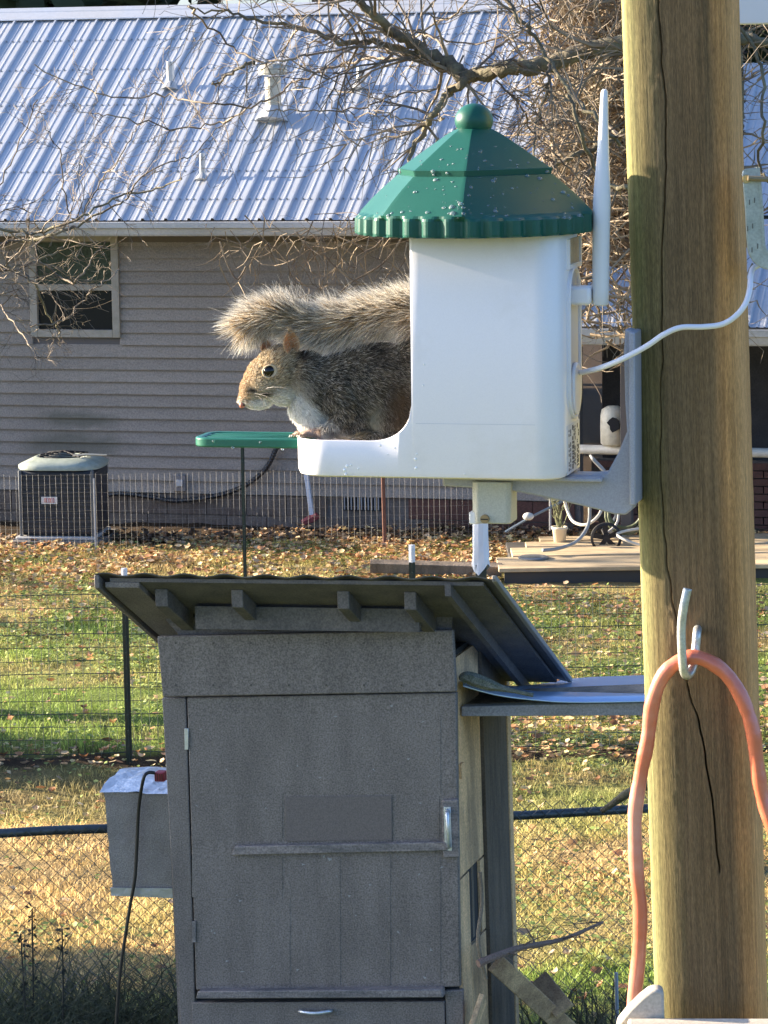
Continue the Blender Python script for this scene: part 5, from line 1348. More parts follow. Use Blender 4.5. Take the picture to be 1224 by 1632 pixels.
# roof: faceted two-tier cone, fluted skirt, ball finial
rcx = f(757, 340, 0)[0]; S = FD / FOC
va = [R(a) for a in (18 - 14, 98 - 14, 140 - 14, 198 - 14, 278 - 14, 320 - 14)]   # vertex bearings (clockwise seen from above, 90 = towards the camera)
def poly_r(b_, Rv):
    b_ = b_ % (2 * math.pi); vv = sorted(v % (2 * math.pi) for v in va)
    for i in range(6):
        a0 = vv[i]; a1 = vv[(i + 1) % 6] + (2 * math.pi if i == 5 else 0); bb = b_ if b_ >= vv[0] else b_ + 2 * math.pi
        if a0 <= bb <= a1 + 1e-9:
            m_ = (a0 + a1) / 2; hlf = (a1 - a0) / 2; return Rv * math.cos(hlf) / math.cos(bb - m_)
    return Rv
NB = 288
bear = sorted(set([2 * math.pi * i / NB for i in range(NB)]))
def zpx(py): return f(757, py, 0)[1]
tiers = [(378, .86, 1), (373, .985, 2), (349, 1.0, 2), (345, .985, 3), (341, .965, 0), (310, .80, 0), (284, .652, 0), (279, .63, 0), (278, .612, 0), (268, .625, 0), (267.5, .6, 0)]
RB = 191 * S
vs = []; prof = [(377, .90, .0, 0), (376, .965, .0, 0), (374.5, 1.0, .0, 1), (371, 1.003, .0, 1), (350, 1.0, .0, 1), (346, .99, .25, .55), (342, .965, .7, .0), (320, .855, .9, 0), (300, .75, 1, 0), (283, .655, 1, 0), (279, .636, 1, 0), (278.5, .620, 1, 0), (268.5, .632, 1, 0), (268, .618, 1, 0), (262, .575, 1, 0), (235, .38, 1, 0), (214, .225, 1, 0), (207, .165, .7, 0), (204, .13, 0, 0)]
prof += [(200, .135, 0, 0)] + [(190 - 30 * math.cos(math.pi * t_), .158 * max(math.sin(math.pi * t_), .01), 0, 0) for t_ in [1 - .12 * 1.6, .72, .62, .5, .4, .3, .2, .12, .06, .01]][0:0]
for (py, rf, pf, fl_) in prof:
    z = zpx(py - 6 * min(1, max(0, (py - 262) / 80)))
    for b_ in bear:
        rp2 = poly_r(b_, RB * rf * 1.06); rr3 = RB * rf
        r = rr3 * (1 - pf) + rp2 * pf
        if fl_: r *= 1 - .05 * fl_ * (0.5 + 0.5 * math.cos(b_ * 34)) ** 1.5 - .0
        vs.append((rcx + r * math.cos(-b_), r * math.sin(-b_), z))
nb2 = len(bear); m_ = len(prof)
rf_ = MB(); rf_.add(vs, [(i * nb2 + j, (i + 1) * nb2 + j, (i + 1) * nb2 + (j + 1) % nb2, i * nb2 + (j + 1) % nb2) for i in range(m_ - 1) for j in range(nb2)] + [tuple(range((m_ - 1) * nb2, m_ * nb2)), tuple(reversed(range(nb2)))])
rfo2 = rf_.build("roof", m_fg, feeder, smooth=True); rfo2.data.set_sharp_from_angle(angle=R(9))
MB().ell((rcx, 0, zpx(192)), (30.5 * S, 30.5 * S, 27 * S), 28, 18).build("finial", m_fg, rfo2, smooth=True)
MB().rev([(26 * S, 0), (27 * S, 3 * S), (24 * S, 6 * S), (20 * S, 12 * S)], 24, (rcx, 0, zpx(211))).build("finial_collar", m_fg, rfo2, smooth=True)
# water droplets on the roof and specks on the housing
bpy.context.view_layer.update()
bvh = BVHTree.FromPolygons([v.co for v in rfo2.data.vertices], [p.vertices for p in rfo2.data.polygons])
m_wat = mat("water_drop", (.75, .85, .88), .04, spec=.6, trans=.85)
dp = MB(); rg = random.Random(15)
for i in range(190):
    px = rg.uniform(590, 940); py = rg.uniform(225, 345) if i < 170 else rg.uniform(330, 350)
    if i < 170 and px < 690 and rg.random() < .6: continue
    o_ = FM.inverted() @ EYE; d_ = (FM.inverted().to_3x3() @ ray(px, py)).normalized()
    loc, nor, _, _ = bvh.ray_cast(o_, d_)
    if loc is None: continue
    if nor.dot(d_) > 0: nor = -nor
    s_ = rg.choice([.0007, .0009, .0012, .0016, .0022, .003]) * rg.uniform(.7, 1.1)
    rot = nor.to_track_quat('Z', 'Y').to_matrix()
    dp.ell(loc, (s_, s_ * rg.uniform(.6, 1), s_ * .45), 8, 5, rot)
dp.build("water_drops", m_wat, rfo2, smooth=True, kind='stuff')
dp = MB()
for (a, b, r_) in [(676, 581, 1.6), (674, 614, 1.5), (662, 732, 2.4), (664, 724, 1.6), (663, 746, 2.2), (606, 710, 2.0), (630, 714, 1.5), (618, 724, 1.2), (553, 743, 2.4), (549, 749, 2.4), (559, 741, 1.8), (551, 756, 2), (571, 747, 1.5), (740, 756, 1.2), (735, 640, .9)]:
    x, z = f(a, b, YN); dp.ell((x, YN, z), (r_ * S, .0006, r_ * S), 8, 5)
dp.build("paint_specks", mat("speck_white", (.9, .9, .9), .2), sh, smooth=True, kind='stuff')
# back of the feeder (right-hand face): stadium recess, seed window, label, cable port
def stad(cy, hw_, z0, z1, nseg=10):
    pts = []
    for i in range(nseg + 1): a = math.pi * i / nseg; pts.append((cy + hw_ * math.cos(a), z1 - hw_ + hw_ * math.sin(a)))
    for i in range(nseg + 1): a = math.pi + math.pi * i / nseg; pts.append((cy + hw_ * math.cos(a), z0 + hw_ + hw_ * math.sin(a)))
    return pts
def plate_x(pr, x0, x1):
    mb = MB(); n_ = len(pr); mb.add([(x0, y, z) for y, z in pr] + [(x1, y, z) for y, z in pr], [tuple(reversed(range(n_))), tuple(range(n_, 2 * n_))] + [(i, (i + 1) % n_, (i + 1) % n_ + n_, i + n_) for i in range(n_)])
    return mb
def zx(py): 
    Mi = FM.inverted(); e = Mi @ EYE; d = Mi.to_3x3() @ ray(912, py); return (e + d * ((xRt - e.x) / d.x)).z
zA, zB = zx(668), zx(424)
ring_o = stad(.004, .030, zA, zB); ring_i = stad(.004, .0265, zA + .003, zB - .003)
rm = MB(); n_ = len(ring_o)
rm.add([(xRt - .001, y, z) for y, z in ring_o] + [(xRt + .0035, y, z) for y, z in ring_o] + [(xRt + .0035, y, z) for y, z in ring_i] + [(xRt - .001, y, z) for y, z in ring_i],
       [(q_ * n_ + i, q_ * n_ + (i + 1) % n_, (q_ + 1) * n_ + (i + 1) % n_, (q_ + 1) * n_ + i) for q_ in range(3) for i in range(n_)])
rim = rm.build("recess_rim", m_fw, feeder, bevel=.0006)
plate_x(ring_i, xRt - .0005, xRt + .0008).build("recess_panel", mat("recess_grey", (.50, .50, .54), .4), rim)
plate_x(stad(.004, .018, zA + .004, zA + .055), xRt + .001, xRt + .005).build("port_cover", m_fw, rim, bevel=.0015)
zw0, zw1 = zx(420), zx(379)
plate_x([(-.022, zw0), (.036, zw0), (.036, zw1), (-.022, zw1)], xRt - .0005, xRt + .001).build("seed_window", mat("seed_amber", (.42, .33, .19), .25, col2=(.55, .48, .34), nscale=60, fine=.2, fscale=900), feeder)
for (y0, y1, z0, z1) in ((-.026, -.022, zw0 - .004, zw1), (.036, .040, zw0 - .004, zw1), (-.022, .036, zw0 - .004, zw0)):
    MB().box(xRt - .0005, xRt + .003, y0, y1, z0, z1).build("window_frame", m_fw, feeder)
zl0, zl1 = zx(752), zx(674)
lab = MB().box(xRt - .0004, xRt + .0004, -.03, .035, zl0, zl1).build("rating_label", mat("label_grey", (.62, .64, .70), .4), feeder)
ink = mat("label_ink", (.06, .06, .08), .6); rg = random.Random(44); tx = MB()
for j, yc in enumerate((-.022, -.014, -.002, .004, .010, .022, .028)):   # rows of fine print running up the label
    z = zl0 + .003
    while z < zl1 - .004:
        l_ = rg.uniform(.0012, .005)
        if rg.random() < .8: tx.box(xRt + .0005, xRt + .0008, yc - (.0012 if j != 2 else .0025), yc + (.0012 if j != 2 else .0025), z, min(z + l_, zl1 - .002))
        z += l_ + rg.uniform(.0006, .002)
tx.build("fine_print", ink, lab, kind='stuff')
# antenna
q = Vector((xRt, .004, 0)); za = zx(470)
stub = MB().box(xRt - .002, f(944, 470, .0)[0], -.012, .012, za - .009, za + .009).build("antenna_arm", m_fw, feeder, bevel=.003)
xa_ = f(958, 470, 0)[0]
ap = [(487, 10, -1), (484, 12.5, -1), (460, 13.2, -.5), (400, 13.6, 0), (345, 14, 1), (320, 13.8, 2), (300, 13, 2.5), (270, 11, 3.5), (240, 9.2, 4.5), (200, 7.5, 5.5), (160, 6.2, 6.5), (146, 5.4, 7), (142, 3, 7)]
MB().tube([(xa_ + dx * S, 0, f(958, py, 0)[1]) for py, r_, dx in ap], [r_ * S for py, r_, dx in ap], 20).build("antenna", mat("antenna_white", (.72, .73, .77), .35), feeder, smooth=True)
# green perch tray
xT0 = f(298, 708, -.045)[0]; xT1 = xL + .012; zT = f(400, 703, -.05)[1]; zT0 = f(400, 718, -.05)[1]
tt = MB(); wy = .030
def rrect(x0, x1, w_, r, n_=6):
    p = []
    for cx_2, cy_2, a0 in ((x1 - .004, w_ - .004, 0), (x0 + r, w_ - r, 90), (x0 + r, -w_ + r, 180), (x1 - .004, -w_ + .004, 270)):
        rr4 = .004 if cx_2 > (x0 + x1) / 2 else r
        for i in range(n_ + 1): a = R(a0 + 90 * i / n_); p.append((cx_2 + rr4 * math.cos(a), cy_2 + rr4 * math.sin(a)))
    return p
oo = rrect(xT0, xT1, wy, .016); io = rrect(xT0 + .007, xT1 - .004, wy - .007, .010); n_ = len(oo)
def ringz(p, z): return [(x, y, z) for x, y in p]
tt.add(ringz(oo, zT0) + ringz(oo, zT) + ringz(io, zT) + ringz(io, zT0), [(q_ * n_ + i, q_ * n_ + (i + 1) % n_, ((q_ + 1) % 4) * n_ + (i + 1) % n_, ((q_ + 1) % 4) * n_ + i) for q_ in range(4) for i in range(n_)])
m_tray = mat("tray_green", (.012, .12, .08), .33, spec=.55, fine=.05, fscale=500)
tray = tt.build("perch_tray", m_tray, feeder, bevel=.0015)
for i in range(4):
    y = -wy + .012 + i * (2 * wy - .024) / 3
    MB().box(xT0 + .006, xT1 - .004, y - .002, y + .002, zT0 + .0035, zT - .001).build("tray_slat", m_tray, tray, bevel=.0008)
dp = MB()
for (a, b) in ((371, 713), (450, 716), (415, 705), (340, 703)):
    x, z = f(a, b, -wy - .0); dp.ell((x, -wy, z), (.0016, .0009, .0013), 8, 5)
dp.build("water_drops", m_wat, tray, smooth=True, kind='stuff')

# wall bracket holding the feeder
BR = thing("feeder_mount", FM @ Matrix.Translation((f(900, 790, 0)[0], 0, f(900, 790, 0)[1])), "grey white L shaped plastic mount joining the feeder to the post", "bracket")
Bi = BR.matrix_world.inverted() @ FM
def g_(px, py, y=0.): q = Bi @ pl(FM, px, py, y); return q.x, q.z
YB_ = -.012
prf = [(705, 775), (800, 780), (850, 789), (900, 800), (950, 812), (978, 820), (997, 821), (1008, 812), (1013, 795), (1013, 700), (1011, 600), (1009, 527), (996, 524), (994, 560), (996, 640), (999, 688), (985, 722), (968, 753), (940, 757), (705, 757)]
m_mt = mat("mount_grey", (.33, .335, .38), .5, spec=.4, fine=.10, fscale=700)
web = MB(); pp = [g_(a, b, YB_) for a, b in prf]; web.prism(pp, YB_, .010)
web.build("web", m_mt, BR, bevel=.0018)
a0 = g_(741, 764, 0); a1 = g_(966, 757, 0)
MB().box(a0[0], a1[0], -.024, .026, (Bi @ Vector((0, 0, z_bot))).z - .0045, (Bi @ Vector((0, 0, z_bot))).z - .0003).build("top_plate", m_mt, BR, bevel=.0012)
v0 = g_(1012, 600, 0)
MB().box(v0[0] - .002, v0[0] + .004, -.024, .026, g_(1005, 800, 0)[1], g_(1005, 526, 0)[1]).build("wall_plate", m_mt, BR, bevel=.0015)
# socket under the feeder
soc = thing("mount_socket", FM @ Matrix.Translation((f(778, 800, 0)[0], -.004, 0)), "pale translucent square socket with a screw under the feeder", "socket")
Si2 = soc.matrix_world.inverted() @ FM
xs0 = (Si2 @ pl(FM, 748, 800, -.03)).x; xs1 = (Si2 @ pl(FM, 811, 800, -.03)).x; zs0 = (Si2 @ pl(FM, 780, 837, -.03)).z; zs1 = z_bot - .006
hs_ = (xs1 - xs0) / 2; cxs = (xs0 + xs1) / 2
MB().prism_z([(cxs + (hs_) * c_ - .0 , hs_ * .9 * s_) for c_, s_ in ((-1, -.7), (-.7, -1), (.8, -1), (1, -.8), (1, .8), (.8, 1), (-.7, 1), (-1, .7))], zs0, zs1).build("socket_body", mat("socket_cream", (.50, .50, .45), .5, fine=.1, fscale=700, transl=.15), soc, bevel=.0015)
c_ = Si2 @ pl(FM, 773, 827, -.022)
MB().tube([(c_.x, -hs_ * .9 - .0035, c_.z), (c_.x, -hs_ * .9 + .002, c_.z)], [.0042, .0048], 14).build("screw", mat("screw_bronze", (.35, .26, .15), .4, .7), soc)
MB().box(c_.x - .0035, c_.x + .0035, -hs_ * .9 - .0042, -hs_ * .9 - .0036, c_.z - .0005, c_.z + .0005).build("screw_slot", m_dk, soc)
MB().box(xs0 - .003, xs0 + .006, -hs_ * .75, hs_ * .7, zs0 - .001, (Si2 @ pl(FM, 750, 812, 0)).z).build("lit_side", m_fw, soc, bevel=.001)  # white slab painting the sunlit left side of the socket

# white cable
ps_ = [P(900, 596, 3.06), P(915, 595, 3.05), P(935, 592, 3.02), P(958, 586, 2.985), P(990, 573, 2.97), P(1030, 552, 2.965), P(1058, 533, 2.962), P(1085, 522, 2.962), P(1120, 521, 2.962), P(1150, 517, 2.962), P(1172, 504, 2.962), P(1188, 484, 2.965), P(1195, 460, 2.975), P(1197, 436, 2.99), P(1204, 425, 3.0), P(1230, 418, 3.02), P(1280, 415, 3.03)]
o = MB().tube(smooth_path(ps_, 8), .0027, 12).build("white_cable", mat("cable_white", (.74, .74, .80), .4, spec=.5), None, smooth=True)
o['label'] = "thin white power cable running from the feeder across the post"; o['category'] = "cable"

# ================================================================== SQUIRREL
S = UN = FD / FOC
SQ = FM @ Matrix.Translation((f(560, 695, -.004)[0], -.004, f(560, 695, -.004)[1])) @ Matrix.Rotation(R(13), 4, 'Z')
sq = thing("squirrel", SQ, "grey squirrel crouching in the bird feeder tray with its bushy tail over its back", "squirrel")
def sp3(px, py, y=0.0): return pl(SQ, px, py, y * S)      # y in photo-pixel units, negative = towards the camera
body = MB()
def E(px, py, y, rx, rz, ry, rot=0):
    body.ell(sp3(px, py, y), (rx * S, ry * S, rz * S), 20, 14, Matrix.Rotation(R(rot), 3, 'Y'))
def capsule(pts, rad, n=14):
    p = [sp3(*q_) for q_ in pts]; body.tube(smooth_path(p, 5), list(np.interp(np.linspace(0, len(rad) - 1, (len(p) - 1) * 5 + 1), range(len(rad)), rad) * S), n)
    body.ell(p[0], (rad[0] * S,) * 3, 10, 8); body.ell(p[-1], (rad[-1] * S,) * 3, 10, 8)
E(600, 615, 0, 92, 66, 56); E(680, 612, -8, 80, 74, 50); E(548, 622, 0, 62, 58, 50); E(515, 618, 0, 48, 48, 42)
E(487, 600, 0, 36, 38, 36); E(500, 655, 0, 31, 36, 34); E(484, 646, 0, 22, 30, 30)
E(445, 591, 0, 41, 39, 32); E(429, 602, 0, 38, 36, 29); E(449, 618, 0, 30, 26, 26); E(414, 606, 0, 26, 25, 20)
E(403, 621, 0, 21, 24, 17); E(393, 634, 0, 13, 14, 11); E(386, 640, 0, 7.5, 8, 7); E(410, 641, 0, 22, 11, 13); E(455, 580, 0, 26, 26, 24)
E(432, 566, 0, 18, 12, 17, -20)
E(560, 668, -4, 52, 27, 40)
# ears
def ear(px, py, y, w_, h_, rot, yaw):
    m_ = Matrix.Rotation(R(yaw), 3, 'Z') @ Matrix.Rotation(R(rot), 3, 'Y')
    body.ell(sp3(px, py, y), (w_ * S, 3.2 * S, h_ * S), 14, 10, m_)
E(466, 563, -16, 9, 9, 5); E(427, 565, 14, 7, 7, 5)
# arms, hands
capsule([(538, 628, -36), (548, 655, -40), (528, 682, -38), (502, 690, -34)], [22, 16, 9.5, 6.5])
capsule([(520, 640, 24), (515, 665, 28), (500, 685, 26), (488, 690, 24)], [18, 12, 8, 6])
for (bx_, by_, bz_, sg) in ((500, 691, -34, -1), (488, 691, 24, 1)):
    E(bx_ - 4, by_, bz_, 9, 5, 7)
    for i, (dx, dy, ln_) in enumerate(((-3, -6, 11), (-5, -2, 14), (-5, 2, 14), (-3, 6, 11))):
        capsule([(bx_ - 6, by_ + .5, bz_ + dy), (bx_ - 8 - ln_ * .5, by_ - 1.5, bz_ + dy * 1.25), (bx_ - 8 - ln_, by_ + 3, bz_ + dy * 1.4)], [3, 2.3, 1.7], 8)
# haunch and hind foot on the near side
E(648, 640, -36, 52, 50, 26); E(618, 665, -38, 26, 24, 18); capsule([(640, 688, -40), (610, 694, -42), (578, 698, -42)], [11, 8, 6])
E(640, 640, 22, 50, 50, 24); capsule([(630, 688, 24), (596, 696, 28)], [11, 7])
for i in range(4):
    capsule([(582, 698, -46 + i * 3.5), (570, 697, -48 + i * 4.5), (560, 700, -49 + i * 5)], [3.2, 2.5, 1.8], 8)
# tail core: rises behind, folds forward over the back, ends drooping left of the head
tail_px = [(735, 600, 5), (728, 540, 5), (700, 500, 6), (650, 496, 2), (600, 502, 2), (550, 512, 3), (510, 517, 8), (475, 508, 14), (440, 500, 15), (410, 508, 14), (385, 524, 12)]
capsule(tail_px, [24, 16, 13, 11, 10, 9, 9, 8, 7, 6, 4])
me = body.mesh("tmp_body"); tmp = bpy.data.objects.new("tmp_body", me); COL.objects.link(tmp)
rm = tmp.modifiers.new("r", 'REMESH'); rm.mode = 'VOXEL'; rm.voxel_size = 1.9 * S
sm = tmp.modifiers.new("s", 'SMOOTH'); sm.factor = .5; sm.iterations = 12
dg = bpy.context.evaluated_depsgraph_get(); dg.update()
ev = tmp.evaluated_get(dg); bme = bpy.data.meshes.new_from_object(ev); bme.name = "body"
bpy.data.objects.remove(tmp)
nv = len(bme.vertices); co = np.empty(nv * 3, np.float32); bme.vertices.foreach_get("co", co); co = co.reshape(-1, 3)
Mw = np.array(SQ)
def to_world(p): return p @ Mw[:3, :3].T + Mw[:3, 3]
def sstep(a, b, t): t = np.clip((t - a) / (b - a), 0, 1); return t * t * (3 - 2 * t)
wl_x = np.array([340, 380, 395, 410, 440, 465, 480, 492, 508, 525, 545, 560, 600, 700]); wl_y = np.array([640, 641, 643, 640, 628, 622, 628, 640, 655, 668, 684, 694, 700, 700])
def fur_colour(px, py, yy, g):
    """coat colour by place on the animal (px,py: photo position, yy: local depth in px units)"""
    n = len(px); r = g.random(n)
    grey = np.where((r < .52)[:, None], np.array([.055, .048, .038]), np.where((r < .84)[:, None], np.array([.20, .165, .115]), np.array([.52, .47, .38])))
    lf = vnoise(px * .035 + 3, py * .05 + 3, 1., 410)[:, None]; grey = grey * (.55 + .95 * lf)
    warm = np.where((r < .3)[:, None], np.array([.15, .105, .065]), np.where((r < .75)[:, None], np.array([.50, .38, .23]), np.array([.74, .64, .47])))
    white = np.array([.92, .88, .80]) * (.75 + .25 * g.random(n))[:, None]
    cream = np.array([.64, .57, .46]) * (.6 + .5 * g.random(n))[:, None]
    orange = np.array([.58, .42, .27]) * (.6 + .6 * g.random(n))[:, None]
    head = (1 - sstep(455, 492, px + (py - 600) * .2))[:, None]
    c = grey * (1 - head) + warm * head
    mz = ((1 - sstep(386, 412, px)) * .8)[:, None]; c = c * (1 - mz) + orange * mz
    # pale cheek under the eye line
    ck = (sstep(596, 622, py + g.normal(0, 4, n)) * (1 - sstep(480, 505, px)) * sstep(396, 408, px))[:, None]; c = c * (1 - ck * .8) + cream * ck * .8
    wy = np.interp(px, wl_x, wl_y); wt = (sstep(-7, 6, py - wy + g.normal(0, 4, n)) * (1 - sstep(545, 575, px)))[:, None]
    c = c * (1 - wt) + white * wt
    d = np.hypot((px - 430.5), (py - 591) * 1.15); er = ((1 - sstep(12.5, 14.5, d)) * (yy < 0))[:, None] * .85; c = c * (1 - er) + np.array([.60, .47, .31]) * er
    # dark mark of the whisker pad, dark patch behind the ear, belly gap
    for (mx, my, sx_, sy_, cc_) in ((402, 623, 9, 3, (.03, .022, .02)), (424, 628, 7, 3, (.04, .03, .025)), (479, 566, 12, 13, (.045, .03, .024)), (596, 668, 13, 20, (.42, .38, .27)), (635, 650, 20, 34, (.13, .085, .045)), (560, 694, 22, 4, (.5, .38, .2))):
        m_ = np.exp(-(((px - mx) / sx_) ** 2 + ((py - my) / sy_) ** 2)) * (yy < 12); m_ = np.clip(m_ * 1.1, 0, .92)[:, None]; c = c * (1 - m_) + np.array(cc_) * m_
    E(560, 668, -4, 52, 27, 40)
# ears
    e1 = np.exp(-(((px - 462) / 13) ** 2 + ((py - 545) / 17) ** 2)) * (py < 562); e1 = np.clip(e1 * 1.3, 0, 1)[:, None]; ec = np.where((px < 457)[:, None], np.array([.62, .42, .24]), np.where((px < 470)[:, None], np.array([.50, .20, .07]), np.array([.16, .07, .04]))) * (.75 + .5 * g.random(n))[:, None]; c = c * (1 - e1 * .0)
    # hands
    hd = ((py > 683) & (px < 512)).astype(float)[:, None] * .8; c = c * (1 - hd) + np.array([.45, .30, .22]) * hd
    fa = (np.exp(-(((px - 528) / 20) ** 2 + ((py - 686) / 10) ** 2)) * .85)[:, None]; c = c * (1 - fa) + np.array([.045, .035, .03]) * fa
    return c
g = np.random.default_rng(5)
PX, PY = proj(to_world(co)); YY = co[:, 1] / S
cv = fur_colour(PX, PY, YY, np.random.default_rng(6)); 
tc_ = np.array([.32, .22, .12])
a_ = bme.color_attributes.new("Col", 'FLOAT_COLOR', 'POINT'); C4 = np.ones((nv, 4), np.float32); C4[:, :3] = cv * .8; a_.data.foreach_set("color", C4.ravel())
bme.materials.clear(); bme.materials.append(mat("skin_fur", attr=True, rough=.85, spec=.15)); bme.polygons.foreach_set("use_smooth", [True] * len(bme.polygons))
link(bpy.data.objects.new("body", bme), sq)
# ---- hair
bme.calc_loop_triangles(); nt_ = len(bme.loop_triangles); tri = np.empty(nt_ * 3, np.int32); bme.loop_triangles.foreach_get("vertices", tri); tri = tri.reshape(-1, 3)
A, B_, Cc = co[tri[:, 0]], co[tri[:, 1]], co[tri[:, 2]]; cr2 = np.cross(B_ - A, Cc - A); ar = np.linalg.norm(cr2, axis=1); nrm_ = cr2 / np.maximum(ar, 1e-12)[:, None]
tp_l = np.array([list(sp3(*q_)) for q_ in tail_px])
tsm = np.array([list(v) for v in smooth_path([Vector(p) for p in tp_l], 8)]); ttan = np.gradient(tsm, axis=0); ttan /= np.linalg.norm(ttan, axis=1)[:, None]
def near_tail(p):
    idx = np.empty(len(p), int); dd = np.empty(len(p))
    for s0_ in range(0, len(p), 20000):
        d_ = np.linalg.norm(p[s0_:s0_ + 20000, None, :] - tsm[None], axis=2); idx[s0_:s0_ + 20000] = d_.argmin(1); dd[s0_:s0_ + 20000] = d_.min(1)
    return idx, dd
def sample(n, wfun=None):
    wgt = ar.copy()
    if wfun is not None: wgt = wgt * wfun((A + B_ + Cc) / 3)
    t_ = g.choice(len(ar), n, p=wgt / wgt.sum()); u = g.random(n); v = g.random(n); fl = u + v > 1; u[fl] = 1 - u[fl]; v[fl] = 1 - v[fl]
    return A[t_] + (B_ - A)[t_] * u[:, None] + (Cc - A)[t_] * v[:, None], nrm_[t_]
def norm(v): return v / np.maximum(np.linalg.norm(v, axis=1), 1e-9)[:, None]
def strands(name, root, d0, d1, ln, w0, colr, colt, colm=None, nseg=4, parent=None):
    """ribbons bending from direction d0 to d1; colours root -> mid -> tip"""
    n = len(root); side = norm(np.cross(d0 + d1, np.array([0.12, 1., .15]) + g.normal(0, .45, (n, 3))))
    pts = []; p = root.copy(); C = []
    for i in range(nseg + 1):
        t = i / nseg; wd = (w0 * (1 - t) ** .6 * (1 if i else .8))[:, None]
        wd = np.maximum(wd, .00003)
        pts += [p - side * wd, p + side * wd]
        cm = colm if colm is not None else (colr + colt) / 2
        c = colr * max(0, 1 - 2 * t) + cm * (1 - abs(2 * t - 1)) + colt * max(0, 2 * t - 1); C += [c, c]
        d = norm(d0 * (1 - t) + d1 * t); p = p + d * (ln / nseg)[:, None]
    V = np.stack(pts, 1).reshape(-1, 3); Cv = np.stack(C, 1).reshape(-1, 3); k2 = 2 * (nseg + 1)
    o_ = np.arange(n)[:, None] * k2; Q = np.concatenate([o_ + np.array([2 * i, 2 * i + 1, 2 * i + 3, 2 * i + 2]) for i in range(nseg)], 0)
    ob = bpy.data.objects.new(name, np_mesh(name, V, Q, mat("hair_mat", attr=True, rough=.5, spec=.35, transl=.42), Cv)); link(ob, parent or sq, kind='stuff'); return ob
def vis(p):   # spend hairs where any nearby view can see them
    PXa, _ = proj(to_world(p)); return np.where(PXa > 700, .04, 1.) * np.where(p[:, 1] > 22 * S, .35, 1.)
nose = np.array(list(sp3(378, 646, 0)))
def coat(n, lmin, lmax, wdt, dens=None):
    root, nr = sample(n, vis if dens is None else (lambda p: vis(p) * dens(p)))
    it, dt = near_tail(root); keep = ~((dt < 14 * S) & (it > 8) & ((root[:, 2] > sp3(500, 552, 0).z)))
    root, nr = root[keep], nr[keep]; n = len(root)
    PX, PY = proj(to_world(root)); YY = root[:, 1] / S
    eye_d = np.hypot(PX - 430.5, (PY - 591) * 1.1); keep = ~((eye_d < 10.5) & (YY < 0)) & ~((np.hypot(PX - 384, PY - 646) < 5)); root, nr, PX, PY, YY = root[keep], nr[keep], PX[keep], PY[keep], YY[keep]; n = len(root)
    head = 1 - sstep(450, 490, PX)
    flow = norm(root - nose) * head[:, None] + np.array([.9, 0, -.45]) * (1 - head)[:, None]
    low = sstep(640, 680, PY)[:, None] * (PX > 455)[:, None]; flow = flow * (1 - low * .7) + np.array([.1, 0, -1.]) * low * .7
    flow = flow + g.normal(0, .22, (n, 3))
    tang = norm(flow - nr * (flow * nr).sum(1)[:, None])
    d0 = norm(tang * .85 + nr * .75); d1 = norm(tang + nr * .22 + np.array([0, 0, -.15]))
    L = (lmin + (lmax - lmin) * g.random(n)) * (1 - .62 * (1 - sstep(395, 470, PX)))
    ear_ = (np.hypot((PX - 462) / 14, (PY - 543) / 20) < 1) | (np.hypot((PX - 425) / 8, (PY - 550) / 12) < 1); L = np.where(ear_, L * .55, L)
    L = np.where((PY > 683) & (PX < 505), L * .3, L)
    cc_ = fur_colour(PX, PY, YY, g); return root, d0, d1, L, cc_
root, d0, d1, L, cc_ = coat(70000, 7 * S, 13 * S, 0)
strands("fur", root, d0, d1, L, np.full(len(root), .42 * S), cc_ * .6, np.minimum(cc_ * 1.3, .92), cc_ * 1.1, 3)
# long chin and throat hairs catching the light
# ---- tail hair
zsel = lambda p: (lambda it_dt: np.where((it_dt[1] < 17 * S) & (it_dt[0] > 8), 1., 0.))(near_tail(p))
root, nr = sample(25000, zsel); it, dt = near_tail(root); n = len(root)
tn = ttan[it]; frac = it / (len(tsm) - 1)
rad = norm(root - tsm[it] - tn * ((root - tsm[it]) * tn).sum(1)[:, None])
ang_ = np.arctan2(rad[:, 2], rad[:, 1]); cl1 = vnoise(frac * 40 + 3, ang_ * 2.2 + 9, 1., 301) - .5; cl2 = vnoise(frac * 40 + 3, ang_ * 2.2 + 9, 1., 302) - .5; cl3 = vnoise(frac * 22 + 3, ang_ * 1.3 + 9, 1., 303)
rad = norm(rad + g.normal(0, .2, (n, 3)) + tn * (cl1 * .9)[:, None] + np.stack([0 * cl2, cl2 * .9, -cl1 * .5], -1))
up_ = rad[:, 2]
flat = np.stack([rad[:, 0], rad[:, 1] * .6, rad[:, 2]], -1)
d0 = norm(tn * .55 + flat * .9 + g.normal(0, .18, (n, 3))); d1 = norm(tn * (.75 + .5 * g.random(n))[:, None] + flat * .75 + g.normal(0, .28, (n, 3)) + np.array([0, 0, -.12]))
L = (22 + 28 * g.random(n) ** .8) * S * (.72 + .6 * cl3); L = np.where(frac > .72, L * .92, L); L = L * np.where((up_ > 0) & (frac < .62), .95, 1) * np.where((frac > .55) & (frac < .72) & (up_ > 0), .75, 1)
L = np.where((up_ < -.1) & (frac < .72), L * 1.12, L)
dark = np.array([.05, .035, .025]); tan_ = np.array([.46, .33, .18]); wh = np.array([.90, .87, .78])
r = g.random(n)[:, None]
cr_ = tan_ * (.7 + .5 * r); cm_ = np.where(g.random(n)[:, None] < .34 + .5 * (cl3[:, None] - .5) + .25 * (np.abs(up_)[:, None] > .55), dark, tan_ * 1.1) * (.8 + .4 * r); ct_ = np.where(g.random(n)[:, None] < .62 + .35 * (np.abs(up_)[:, None] > .35), wh, tan_) * (.75 + .35 * g.random(n)[:, None])
